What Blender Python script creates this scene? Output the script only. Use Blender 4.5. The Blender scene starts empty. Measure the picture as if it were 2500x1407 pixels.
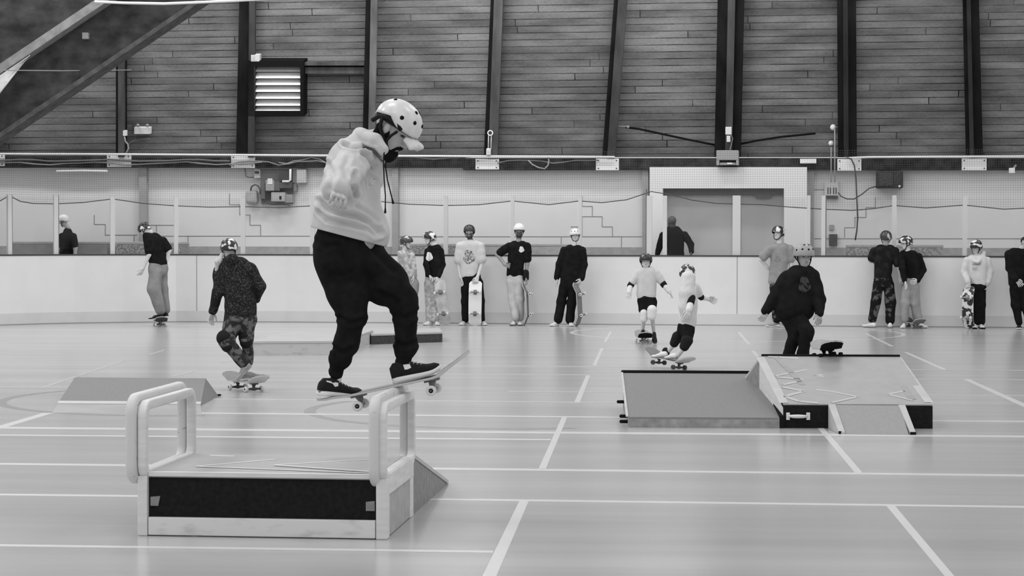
import bpy, bmesh, math, random
import numpy as np
from mathutils import Vector, Matrix
from mathutils.bvhtree import BVHTree
random.seed(7); rng = np.random.RandomState(7)
SC = bpy.context.scene
COL = SC.collection
# ------------------------------------------------------------------ camera
F = 5000.0; CX, CY = 1250.0, 703.5; HC = 1.507
ROLL = 0.003
def _n(v): v = np.array(v, float); return v / np.linalg.norm(v)
_yc = _n(((1605-CX)/F, -(581-CY)/F, -1))                 # world +Y seen by the camera
_zc = np.array((ROLL, 1.0, 0.0)); _zc = _n(_zc - _zc.dot(_yc)*_yc)
_xc = np.cross(_yc, _zc)
R = np.array([_xc, _yc, _zc])                             # camera -> world
CAM0 = np.array((0, 0, HC))
cam_d = bpy.data.cameras.new('camera'); cam = bpy.data.objects.new('camera', cam_d); COL.objects.link(cam)
cam_d.sensor_width = 36.0; cam_d.lens = F/2500*36.0; cam_d.clip_start = 0.1; cam_d.clip_end = 300
M4 = Matrix([[R[i][j] for j in range(3)] + [CAM0[i]] for i in range(3)] + [[0, 0, 0, 1]])
cam.matrix_world = M4
SC.camera = cam
# ------------------------------------------------------------------ light and exposure
SC.view_settings.view_transform = 'Standard'; SC.view_settings.look = 'None'
SC.view_settings.gamma = 1.0; SC.view_settings.use_curve_mapping = False
SC.view_settings.exposure = 0.0
wd = bpy.data.worlds.new('hall_air'); SC.world = wd; wd.use_nodes = True
wd.node_tree.nodes['Background'].inputs[0].default_value = (1, 1, 1, 1)
wd.node_tree.nodes['Background'].inputs[1].default_value = 0.67
def lamp(x, y, z, power, sx, sy):
    l = bpy.data.lights.new('hall_or_fill_lamp', 'AREA'); l.shape = 'RECTANGLE'; l.size = sx; l.size_y = sy; l.energy = power
    o = bpy.data.objects.new('hall_or_fill_lamp', l); COL.objects.link(o); o.location = (x, y, z)
    return o
for ly, pw in ((4, 60), (11, 100), (18, 100), (25, 95), (31, 85)):
    for lx, kx in ((-10, 2.2), (-3.5, 1.35), (3, .75), (9.5, .45)):
        lamp(lx, ly, 8.6, pw*kx, 2.4, 0.9)
for lx, pw in ((-14, 75), (-10.5, 75), (-7, 70), (-3.5, 70), (0, 60), (3.5, 26), (7, 18), (10, 18)):  # added fill row, out of view above the walkway, brightens the wall behind
    lamp(lx, 35.7 - .07*(lx+4), 6.35, pw, 1.8, 0.35)
# ------------------------------------------------------------------ pixel helpers
def ray(px, py): return R @ np.array(((px-CX)/F, -(py-CY)/F, -1.0))
def P(px, py, Y):
    d = ray(px, py); return CAM0 + d*(Y/d[1])
def H(px, py, h):
    d = ray(px, py); return CAM0 + d*((h-HC)/d[2])
def G(px, py): return H(px, py, 0.0)
def pxs(Y): return F/Y*1.0
_a, _b = G(1100, 792.5), G(2400, 802.3)
BM = (_b[1]-_a[1])/(_b[0]-_a[0])                          # slant of the boards and the wall behind them
BE = _n((1, BM, 0)); BN = np.array((-BE[1], BE[0], 0.0))
BC = BN.dot(_a)
def PB(px, py, off=0.0):
    d = ray(px, py); return CAM0 + d*((BC+off-BN.dot(CAM0))/BN.dot(d))
UO, UZ, UT = 2.55, 3.0, math.tan(math.radians(14))        # the plank wall leans in over the rink
UN = _n(BN + np.array((0, 0, UT)))
def PU(px, py, lift=0.0):
    p0 = BN*(BC+UO) + np.array((0, 0, UZ)) - UN*lift
    d = ray(px, py); return CAM0 + d*(UN.dot(p0-CAM0)/UN.dot(d))
# ------------------------------------------------------------------ materials
def lin(v): v = v/255.0; return v/12.92 if v <= 0.04045 else ((v+0.055)/1.055)**2.4
LUM = 0.72
MATS = {}
def mat(name, v, rough=0.8, spec=0.2, var=0.0, scale=8.0, bump=0.0, bscale=None, dist=0.004, stretch=(1, 1, 1), v2=None, lo=0.45, hi=0.55, metal=0.0, detail=4.0):
    if name in MATS: return MATS[name]
    m = bpy.data.materials.new(name); m.use_nodes = True; nt = m.node_tree; b = nt.nodes['Principled BSDF']
    a = min(lin(v)/LUM, 0.9)
    b.inputs['Base Color'].default_value = (a, a, a, 1); b.inputs['Roughness'].default_value = rough
    b.inputs['Specular IOR Level'].default_value = spec; b.inputs['Metallic'].default_value = metal
    tc = nt.nodes.new('ShaderNodeTexCoord'); mp = nt.nodes.new('ShaderNodeMapping'); mp.inputs['Scale'].default_value = stretch
    nt.links.new(tc.outputs['Object'], mp.inputs[0])
    if var or v2 is not None:
        n = nt.nodes.new('ShaderNodeTexNoise'); n.inputs['Scale'].default_value = scale; n.inputs['Detail'].default_value = detail
        nt.links.new(mp.outputs[0], n.inputs['Vector'])
        r = nt.nodes.new('ShaderNodeValToRGB'); r.color_ramp.elements[0].position = lo if v2 is not None else 0.3; r.color_ramp.elements[1].position = hi if v2 is not None else 0.7
        if v2 is not None:
            c = min(lin(v2)/LUM, 0.9); c0, c1 = a, c
        else:
            c0, c1 = a*(1-var), min(a*(1+var), 0.92)
        r.color_ramp.elements[0].color = (c0, c0, c0, 1); r.color_ramp.elements[1].color = (c1, c1, c1, 1)
        nt.links.new(n.outputs['Fac'], r.inputs[0]); nt.links.new(r.outputs[0], b.inputs['Base Color'])
    if bump:
        n2 = nt.nodes.new('ShaderNodeTexNoise'); n2.inputs['Scale'].default_value = bscale or scale*3; n2.inputs['Detail'].default_value = 3
        nt.links.new(mp.outputs[0], n2.inputs['Vector'])
        bu = nt.nodes.new('ShaderNodeBump'); bu.inputs['Strength'].default_value = bump; bu.inputs['Distance'].default_value = dist
        nt.links.new(n2.outputs['Fac'], bu.inputs['Height']); nt.links.new(bu.outputs[0], b.inputs['Normal'])
    MATS[name] = m; return m
def plank_mat(name, v, mortar, row, length, var=0.16, stain=0.45):
    m = mat(name, v, rough=0.85, spec=0.1, var=var); nt = m.node_tree; b = nt.nodes['Principled BSDF']
    for n in [n for n in nt.nodes if n.type in ('TEX_NOISE', 'VALTORGB')]: nt.nodes.remove(n)
    mp = [n for n in nt.nodes if n.type == 'MAPPING'][0]
    a = lin(v)/LUM; mo = lin(mortar)/LUM; L_ = nt.links.new
    uv = nt.nodes.new('ShaderNodeTexCoord'); sp = nt.nodes.new('ShaderNodeSeparateXYZ'); L_(uv.outputs['UV'], sp.inputs[0])
    def M_(op, x, y=None):
        n = nt.nodes.new('ShaderNodeMath'); n.operation = op
        for k, q in enumerate((x, y)):
            if q is None: continue
            if isinstance(q, (int, float)): n.inputs[k].default_value = q
            else: L_(q, n.inputs[k])
        return n.outputs[0]
    rv = M_('DIVIDE', sp.outputs[1], row); ri = M_('FLOOR', rv); rf = M_('FRACT', rv)
    w1 = nt.nodes.new('ShaderNodeTexWhiteNoise'); w1.noise_dimensions = '1D'; L_(ri, w1.inputs['W'])
    uu = M_('ADD', M_('DIVIDE', sp.outputs[0], length), M_('MULTIPLY', w1.outputs['Value'], 9.0)); ui = M_('FLOOR', uu); uf = M_('FRACT', uu)
    w2 = nt.nodes.new('ShaderNodeTexWhiteNoise'); w2.noise_dimensions = '1D'; L_(M_('ADD', M_('MULTIPLY', ri, 17.3), ui), w2.inputs['W'])
    groove = M_('MAXIMUM', M_('LESS_THAN', rf, .10), M_('LESS_THAN', uf, .004))
    cr = nt.nodes.new('ShaderNodeValToRGB'); cr.color_ramp.elements[0].color = (a*(1-var),)*3+(1,); cr.color_ramp.elements[1].color = (a*(1+var),)*3+(1,); L_(w2.outputs['Value'], cr.inputs[0])
    ng = nt.nodes.new('ShaderNodeTexNoise'); ng.inputs['Scale'].default_value = 1.3; ng.inputs['Detail'].default_value = 3; L_(uv.outputs['UV'], ng.inputs['Vector'])
    gr = nt.nodes.new('ShaderNodeValToRGB'); gr.color_ramp.elements[0].position = .35; gr.color_ramp.elements[1].position = .65; gr.color_ramp.elements[0].color = (a*.55,)*3+(1,); gr.color_ramp.elements[1].color = (mo, mo, mo, 1); L_(ng.outputs['Fac'], gr.inputs[0])
    br = nt.nodes.new('ShaderNodeMix'); br.data_type = 'RGBA'; L_(groove, br.inputs[0]); L_(cr.outputs[0], br.inputs[6]); L_(gr.outputs[0], br.inputs[7])
    n1 = nt.nodes.new('ShaderNodeTexNoise'); n1.inputs['Scale'].default_value = 0.9; n1.inputs['Detail'].default_value = 6
    mp2 = nt.nodes.new('ShaderNodeMapping'); mp2.inputs['Scale'].default_value = (1, 4, 1)
    nt.links.new(uv.outputs['UV'], mp2.inputs[0]); nt.links.new(mp2.outputs[0], n1.inputs['Vector'])
    r = nt.nodes.new('ShaderNodeValToRGB'); r.color_ramp.elements[0].position = 0.36; r.color_ramp.elements[1].position = 0.62
    r.color_ramp.elements[0].color = (1-stain,)*3+(1,); r.color_ramp.elements[1].color = (1.0, 1.0, 1.0, 1)
    nt.links.new(n1.outputs['Fac'], r.inputs[0])
    n3 = nt.nodes.new('ShaderNodeTexNoise'); n3.inputs['Scale'].default_value = 14; n3.inputs['Detail'].default_value = 5; n3.inputs['Roughness'].default_value = 0.8
    nt.links.new(mp2.outputs[0], n3.inputs['Vector'])
    r3 = nt.nodes.new('ShaderNodeValToRGB'); r3.color_ramp.elements[0].position = 0.35; r3.color_ramp.elements[1].position = 0.55
    r3.color_ramp.elements[0].color = (0.72,)*3+(1,); r3.color_ramp.elements[1].color = (1.05,)*3+(1,)
    nt.links.new(n3.outputs['Fac'], r3.inputs[0])
    mx = nt.nodes.new('ShaderNodeMix'); mx.data_type = 'RGBA'; mx.blend_type = 'MULTIPLY'; mx.inputs[0].default_value = 1
    mx2 = nt.nodes.new('ShaderNodeMix'); mx2.data_type = 'RGBA'; mx2.blend_type = 'MULTIPLY'; mx2.inputs[0].default_value = 1
    nt.links.new(br.outputs[2], mx.inputs[6]); nt.links.new(r.outputs[0], mx.inputs[7])
    nt.links.new(mx.outputs[2], mx2.inputs[6]); nt.links.new(r3.outputs[0], mx2.inputs[7])
    nt.links.new(mx2.outputs[2], b.inputs['Base Color'])
    bu = nt.nodes.new('ShaderNodeBump'); bu.inputs['Strength'].default_value = 0.6; bu.inputs['Distance'].default_value = 0.01; bu.invert = True
    nt.links.new(groove, bu.inputs['Height']); nt.links.new(bu.outputs[0], b.inputs['Normal'])
    return m
# ------------------------------------------------------------------ mesh helpers
ORG = {}
class MB:
    """collects vertices and faces of one part"""
    def __init__(s): s.v = []; s.f = []; s.mi = []; s.n = 0
    def add(s, v, f, mi=0):
        v = np.asarray(v, float).reshape(-1, 3); s.v.append(v)
        s.f += [[i+s.n for i in q] for q in f]; s.mi += [mi]*len(f); s.n += len(v); return s
    def hexa(s, c, mi=0):
        """8 corners: bottom ring of four, then top ring of four"""
        return s.add(c, [[0, 3, 2, 1], [4, 5, 6, 7], [0, 1, 5, 4], [1, 2, 6, 5], [2, 3, 7, 6], [3, 0, 4, 7]], mi)
    def box(s, x0, x1, y0, y1, z0, z1, mi=0):
        return s.hexa([(x0, y0, z0), (x1, y0, z0), (x1, y1, z0), (x0, y1, z0), (x0, y0, z1), (x1, y0, z1), (x1, y1, z1), (x0, y1, z1)], mi)
    def tube(s, pts, rad, n=8, cap=True, flat=None, mi=0):
        pts = [np.array(p, float) for p in pts]; m = len(pts)
        if np.isscalar(rad): rad = [rad]*m
        t0 = _n(pts[1]-pts[0]); up = np.array((0, 0, 1.0)) if abs(t0[2]) < 0.9 else np.array((1.0, 0, 0))
        u = _n(np.cross(t0, up)); V = []; Fc = []
        for i, p in enumerate(pts):
            t = pts[min(i+1, m-1)] - pts[max(i-1, 0)]; t = _n(t)
            u = _n(u - t.dot(u)*t); w = np.cross(t, u)
            for k in range(n):
                a = 2*math.pi*k/n
                V.append(p + rad[i]*(math.cos(a)*u*(flat or 1) + math.sin(a)*w))
        for i in range(m-1):
            for k in range(n):
                k2 = (k+1) % n
                Fc.append([i*n+k, i*n+k2, (i+1)*n+k2, (i+1)*n+k])
        if cap:
            d0 = _n(pts[0]-pts[1])*rad[0]*0.6; d1 = _n(pts[-1]-pts[-2])*rad[-1]*0.6
            V += [pts[0]+d0, pts[-1]+d1]; a, b = m*n, m*n+1
            for k in range(n):
                Fc.append([a, (k+1) % n, k]); Fc.append([b, (m-1)*n+k, (m-1)*n+(k+1) % n])
        return s.add(V, Fc, mi)
    def lathe(s, c, ax, prof, n=16, mi=0):
        ax = _n(ax); up = np.array((0, 0, 1.0)) if abs(ax[2]) < 0.9 else np.array((1.0, 0, 0))
        u = _n(np.cross(ax, up)); w = np.cross(ax, u); V = []; Fc = []; m = len(prof)
        for (r, h) in prof:
            for k in range(n):
                a = 2*math.pi*k/n; V.append(np.array(c) + ax*h + r*(math.cos(a)*u + math.sin(a)*w))
        for i in range(m-1):
            for k in range(n):
                k2 = (k+1) % n; Fc.append([i*n+k, i*n+k2, (i+1)*n+k2, (i+1)*n+k])
        Fc.append([k for k in range(n)][::-1]); Fc.append([(m-1)*n+k for k in range(n)])
        return s.add(V, Fc, mi)
    def ell(s, c, ax, rad, n=12, m=8, mi=0):
        """ellipsoid: axes matrix rows ax, radii rad"""
        V = []; Fc = []; ax = np.asarray(ax)
        for i in range(m+1):
            ph = math.pi*i/m
            for k in range(n):
                a = 2*math.pi*k/n
                V.append(np.array(c) + ax[0]*rad[0]*math.sin(ph)*math.cos(a) + ax[1]*rad[1]*math.sin(ph)*math.sin(a) + ax[2]*rad[2]*math.cos(ph))
        for i in range(m):
            for k in range(n):
                k2 = (k+1) % n; Fc.append([i*n+k, (i+1)*n+k, (i+1)*n+k2, i*n+k2])
        return s.add(V, Fc, mi)
    def arr(s):
        return np.concatenate(s.v) if s.v else np.zeros((0, 3))
def make(name, v, f, mats, parent=None, smooth=False, bevel=0.0, mi=None, fix=True):
    v = np.asarray(v, float)
    if parent is None:
        off = np.array(((v[:, 0].min()+v[:, 0].max())/2, (v[:, 1].min()+v[:, 1].max())/2, v[:, 2].min()))
    else: off = ORG[parent.name]
    me = bpy.data.meshes.new(name)
    me.from_pydata((v-off).tolist(), [], f if isinstance(f, list) else f.tolist())
    if not isinstance(mats, (list, tuple)): mats = [mats]
    for m in mats: me.materials.append(m)
    if mi is not None and len(mats) > 1: me.polygons.foreach_set('material_index', np.array(mi, dtype=np.int32))
    if fix or bevel:
        bm = bmesh.new(); bm.from_mesh(me)
        if fix: bmesh.ops.recalc_face_normals(bm, faces=bm.faces)
        if bevel: bmesh.ops.bevel(bm, geom=bm.edges[:], offset=bevel, segments=2, affect='EDGES', profile=0.5, clamp_overlap=True)
        bm.to_mesh(me); bm.free()
    if smooth: me.polygons.foreach_set('use_smooth', [True]*len(me.polygons))
    o = bpy.data.objects.new(name, me); COL.objects.link(o)
    if parent is None: o.location = off
    else: o.parent = parent
    ORG[o.name] = off
    return o
def build(mb, name, mats, parent=None, smooth=False, bevel=0.0):
    return make(name, mb.arr(), mb.f, mats, parent, smooth, bevel, mb.mi)
def tag(o, label, cat, group=None, kind=None):
    if label: o['label'] = label
    if cat: o['category'] = cat
    if group: o['group'] = group
    if kind: o['kind'] = kind
    return o
def thing(name, label, cat, loc, group=None):
    o = bpy.data.objects.new(name, None); COL.objects.link(o); o.location = loc; o.empty_display_size = 0.2
    ORG[o.name] = np.array(loc, float)
    return tag(o, label, cat, group)
def struct(o): o['kind'] = 'structure'; return o
def slab_pts(fr, bk): return list(fr) + list(bk)
def wslab(mb, x0, y0, x1, y1, off, depth, mi=0):
    """upright slab against the wall: pixel rectangle at plane offset off, running back by depth"""
    c = [PB(x0, y1, off), PB(x1, y1, off), PB(x1, y0, off), PB(x0, y0, off)]
    return mb.hexa([c[0], c[1], c[1]+BN*depth, c[0]+BN*depth, c[3], c[2], c[2]+BN*depth, c[3]+BN*depth], mi)
def uslab(mb, x0, y0, x1, y1, lift, depth, mi=0, x2=None, x3=None):
    """slab on the leaning plank wall; x2,x3: top corners when it leans"""
    x2 = x1 if x2 is None else x2; x3 = x0 if x3 is None else x3
    c = [PU(x0, y1, lift), PU(x1, y1, lift), PU(x2, y0, lift), PU(x3, y0, lift)]
    return mb.hexa([c[0], c[1], c[1]+UN*depth, c[0]+UN*depth, c[3], c[2], c[2]+UN*depth, c[3]+UN*depth], mi)
# ------------------------------------------------------------------ signed-distance bodies
class SDF:
    def __init__(s): s.p = []; s.cut = []
    def cone(s, a, b, ra, rb, k=0.02):
        a = np.array(a, float); b = np.array(b, float); r = max(ra, rb)
        s.p.append(('c', a, b, ra, rb, k, np.minimum(a, b)-r, np.maximum(a, b)+r)); return s
    def limb(s, pts, rad, k=0.02):
        for i in range(len(pts)-1): s.cone(pts[i], pts[i+1], rad[i], rad[i+1], k)
        return s
    def ell(s, c, ax, rad, k=0.02, cut=False):
        c = np.array(c, float); r = max(rad)
        (s.cut if cut else s.p).append(('e', c, np.asarray(ax, float), np.array(rad, float), None, k, c-r, c+r)); return s
    def lo(s): return np.min([q[6] for q in s.p], axis=0)
    def hi(s): return np.max([q[7] for q in s.p], axis=0)
    def mesh(s, vox, wr=0.0, wf=30.0, clip=None):
        pad = vox*3 + wr
        lo = s.lo()-pad; hi = s.hi()+pad
        n = np.ceil((hi-lo)/vox).astype(int)+1
        Fd = np.full(n, 1.0, np.float32)
        ax = [lo[i]+vox*np.arange(n[i], dtype=np.float32) for i in range(3)]
        def apply(q, cut):
            k = q[5]; m = k + vox*3 + wr
            i0 = np.clip(np.floor((q[6]-m-lo)/vox).astype(int), 0, n-1); i1 = np.clip(np.ceil((q[7]+m-lo)/vox).astype(int)+1, 1, n)
            X = ax[0][i0[0]:i1[0], None, None]; Y = ax[1][None, i0[1]:i1[1], None]; Z = ax[2][None, None, i0[2]:i1[2]]
            if q[0] == 'c':
                a, b, ra, rb = q[1], q[2], q[3], q[4]; ba = b-a; L = max(ba.dot(ba), 1e-9)
                x, y, z = X-a[0], Y-a[1], Z-a[2]
                t = np.clip((x*ba[0]+y*ba[1]+z*ba[2])/L, 0, 1)
                d = np.sqrt((x-t*ba[0])**2+(y-t*ba[1])**2+(z-t*ba[2])**2) - (ra+(rb-ra)*t)
            else:
                c, A, r = q[1], q[2], q[3]; x, y, z = X-c[0], Y-c[1], Z-c[2]
                u = [(A[i][0]*x+A[i][1]*y+A[i][2]*z)/r[i] for i in range(3)]
                l = np.sqrt(u[0]**2+u[1]**2+u[2]**2); l2 = np.sqrt((u[0]/r[0])**2+(u[1]/r[1])**2+(u[2]/r[2])**2)
                d = l*(l-1)/np.maximum(l2, 1e-6)
            sl = (slice(i0[0], i1[0]), slice(i0[1], i1[1]), slice(i0[2], i1[2]))
            a = Fd[sl]; d = d.astype(np.float32)
            if cut:
                d = -d; h = np.clip(0.5+0.5*(d-a)/k, 0, 1); Fd[sl] = a+(d-a)*h + k*h*(1-h)
            else:
                h = np.clip(0.5+0.5*(a-d)/k, 0, 1); Fd[sl] = a+(d-a)*h - k*h*(1-h)
        for q in s.p: apply(q, False)
        for q in s.cut: apply(q, True)
        if wr:
            I = np.nonzero(np.abs(Fd) < wr*2+vox*2)
            x, y, z = ax[0][I[0]], ax[1][I[1]], ax[2][I[2]]
            o = rng.rand(9)*6
            w = np.sin(wf*(0.55*x+0.3*z)+o[0]+1.7*np.sin(wf*0.31*y+o[1]))*np.sin(wf*(1.0*z-0.35*x)+o[2]+1.5*np.sin(wf*0.4*x+o[3]))
            w += 0.6*np.sin(wf*1.7*(0.8*z+0.5*y)+o[4]+2*np.sin(wf*0.5*x+o[5]))*np.sin(wf*0.9*(x-y)+o[6])
            Fd[I] += (wr*0.7*w).astype(np.float32)
        if clip is not None:                               # cloth cut off at a plane: keeps the side the normal points away from
            p0, n_ = clip; d = (n_[0]*(ax[0]-p0[0]))[:, None, None] + (n_[1]*(ax[1]-p0[1]))[None, :, None] + (n_[2]*(ax[2]-p0[2]))[None, None, :]
            Fd = np.maximum(Fd, d.astype(np.float32))
        return nets(Fd, lo, vox)
def nets(Fd, lo, vox):
    S = Fd < 0; n = np.array(S.shape)
    c = np.zeros(n-1, np.uint8)
    for i in (0, 1):
        for j in (0, 1):
            for k in (0, 1):
                c += S[i:n[0]-1+i, j:n[1]-1+j, k:n[2]-1+k]
    I = np.nonzero((c > 0) & (c < 8)); N = len(I[0])
    idx = np.full(n-1, -1, np.int32); idx[I] = np.arange(N)
    val = {}
    for i in (0, 1):
        for j in (0, 1):
            for k in (0, 1): val[i, j, k] = Fd[I[0]+i, I[1]+j, I[2]+k]
    acc = np.zeros((N, 3)); cnt = np.zeros(N)
    crn = list(val.keys())
    for a in crn:
        for b in crn:
            if a < b and sum(abs(a[q]-b[q]) for q in range(3)) == 1:
                va, vb = val[a], val[b]; m = (va < 0) != (vb < 0)
                t = np.where(m, va/np.where(m, va-vb, 1), 0)
                for q in range(3): acc[:, q] += np.where(m, a[q]+(b[q]-a[q])*t, 0)
                cnt += m
    V = lo + vox*(np.stack(I, 1) + acc/np.maximum(cnt, 1)[:, None])
    faces = []
    for axn in range(3):
        s0 = [slice(None)]*3; s1 = [slice(None)]*3; s0[axn] = slice(0, -1); s1[axn] = slice(1, None)
        E = S[tuple(s0)] != S[tuple(s1)]
        b, d = [(1, 2), (2, 0), (0, 1)][axn]
        J = np.array(np.nonzero(E)).T
        J = J[(J[:, b] > 0) & (J[:, d] > 0) & (J[:, b] < n[b]-1) & (J[:, d] < n[d]-1)]
        ins = S[tuple(J.T)]
        q = []
        for (ob, od) in ((0, 0), (-1, 0), (-1, -1), (0, -1)):
            K = J.copy(); K[:, b] += ob; K[:, d] += od; q.append(idx[tuple(K.T)])
        q = np.stack(q, 1); q[~ins] = q[~ins][:, ::-1]
        faces.append(q)
    return V, np.concatenate(faces)
# ------------------------------------------------------------------ people
def frame(yaw, pitch=0.0, roll=0.0):
    """rows: right, forward, up. yaw 0 looks at the camera, 90 to picture right, 180 away; pitch down positive"""
    y, p, r = [math.radians(a) for a in (yaw, pitch, roll)]
    f = np.array((math.sin(y)*math.cos(p), -math.cos(y)*math.cos(p), -math.sin(p)))
    x = np.array((-math.cos(y), -math.sin(y), 0.0))        # the figure's own right
    u = np.cross(x, f)
    x2 = x*math.cos(r) + u*math.sin(r); u2 = np.cross(x2, f)
    return np.array((x2, f, u2))
def head_sdf(S, c, A, g, ears=True):
    def L(x, y, z): return c + g*(x*A[0]+y*A[1]+z*A[2])
    S.ell(L(0, -.012, .03), A, np.array((.076, .096, .088))*g, .015)
    S.ell(L(0, .02, -.045), A, np.array((.060, .066, .070))*g, .03)
    S.ell(L(0, .045, -.088), A, np.array((.034, .034, .026))*g, .025)
    S.cone(L(0, .083, .005), L(0, .103, -.036), .009*g, .0135*g, .012)
    S.ell(L(.012, .09, -.04), A, np.array((.009, .012, .008))*g, .006); S.ell(L(-.012, .09, -.04), A, np.array((.009, .012, .008))*g, .006)
    S.ell(L(0, .078, .03), A, np.array((.05, .014, .010))*g, .015)
    S.ell(L(0, .077, -.062), A, np.array((.023, .012, .006))*g, .007); S.ell(L(0, .075, -.073), A, np.array((.020, .012, .007))*g, .007)
    for sx in (-1, 1):
        S.ell(L(.034*sx, .098, .004), A, np.array((.018, .018, .012))*g, .012, cut=True)
        if ears:
            S.ell(L(.076*sx, -.008, -.008), A, np.array((.010, .019, .031))*g, .006)
    return L
def hand(S, mb, w, h, side, g, curl=0.5, pn=None, fr=1.0, spread=0.14):
    """palm into S, five tapered bent fingers into mb. w wrist, h knuckle-end direction, side: thumb direction, pn: palm normal"""
    w = np.array(w); d = _n(np.array(h)-w); side = np.array(side, float); side = _n(side - side.dot(d)*d)
    n = np.cross(d, side) if pn is None else np.array(pn, float); n = _n(n - n.dot(d)*d - n.dot(side)*side)
    L = .19*g
    k0 = w + d*L*.10; k1 = w + d*L*.48
    for s_ in (-.028, 0.0, .028): S.cone(k0 + side*s_*.7*g, k1 + side*s_*g, .0145*g, .0125*g, .012)
    S.cone(w-d*.02*g, k0, .024*g, .022*g, .015)
    lens = (.080, .088, .082, .064)
    for i, ln in enumerate(lens):
        s_ = (.034 - .0225*i)*g; b = k1 + side*s_ - d*.008*g
        pts = [b]; dirv = _n(d + side*spread*(1.5-i)*.6)
        for j, q in enumerate((.45, .32, .23)):
            a = curl*(0.35+0.75*j) + .05*i
            dj = dirv*math.cos(a) + n*math.sin(a)
            pts.append(pts[-1] + dj*ln*q*g)
        mb.tube(pts, [r*g*fr for r in (.0098, .0094, .0084, .0066)], 8)
    b = k0 + side*.026*g + d*.012*g
    t1 = _n(d*.75 + side*.75 + n*.35); t2 = _n(d*.95 + side*.25 + n*.5*(0.5+curl))
    p1 = b + t1*.036*g; p2 = p1 + t2*.030*g; p3 = p2 + t2*.022*g
    mb.tube([b - t1*.01*g, p1, p2, p3], [r*g*fr for r in (.0135, .0112, .0102, .0075)], 8)
def paint_body(o, c, A, g, skin, hair=None, beard=None, eye=True, scalp=False):
    me = o.data; n = len(me.vertices); co = np.zeros(n*3); me.vertices.foreach_get('co', co); co = co.reshape(-1, 3) + ORG[o.name]
    q = ((co-c) @ np.asarray(A).T)/g; x, y, z = np.abs(q[:, 0]), q[:, 1], q[:, 2]
    col = np.full(n, lin(skin)/LUM)
    near = (np.abs(q).max(1) < .16)
    def put(d, v, soft=.25):                              # d < 1 inside, blended over the edge
        w = np.clip((1+soft-d)/(2*soft), 0, 1)*near; col[:] = col*(1-w) + w*lin(v)/LUM
    B = lambda *m: np.where(np.logical_and.reduce(m), 0.0, 9.0)
    if scalp and hair:
        put(np.minimum(np.where(y < .05, (.075-z)/.03, 9), np.where(y < -.02, (-.03-z)/.03+.3, 9)), hair); put(np.where(y > .0, (.10-z)/.035+.3, 9), hair)
    if beard:
        put(np.maximum.reduce([(-z)*0+(z+.030)/.02+.6, np.where((x < .016), (z+.040)/.01+.5, 0), (.0-y)/.02+.8, np.where((x < .02) & (np.abs(z+.068) < .005), 9, 0)]), beard)
    put(np.where(y > .06, (np.abs(z+.068)/.005)**2 + (x/.022)**2, 9), skin*.62)
    if eye:
        put(np.where(y > .055, ((x-.033)/.0145)**2 + ((z-.003)/.0068)**2, 9), 45)
        put(np.where(y > .05, ((x-.033)/.020)**2 + ((z-.026+.006*((x-.033)/.02)**2)/.006)**2, 9), 60 if not hair else hair)
        put(np.where(y > .08, ((x-.007)/.004)**2 + ((z+.047)/.004)**2, 9), skin*.5)
    at = me.attributes.new('tone', 'FLOAT_COLOR', 'POINT')
    at.data.foreach_set('color', np.stack([col, col, col, np.ones(n)], 1).ravel())
def skin_mat():
    if 'skin' in MATS: return MATS['skin']
    m = mat('skin', 150, rough=0.55, spec=0.3); nt = m.node_tree; b = nt.nodes['Principled BSDF']
    a = nt.nodes.new('ShaderNodeAttribute'); a.attribute_name = 'tone'; nt.links.new(a.outputs['Color'], b.inputs['Base Color'])
    return m
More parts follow.
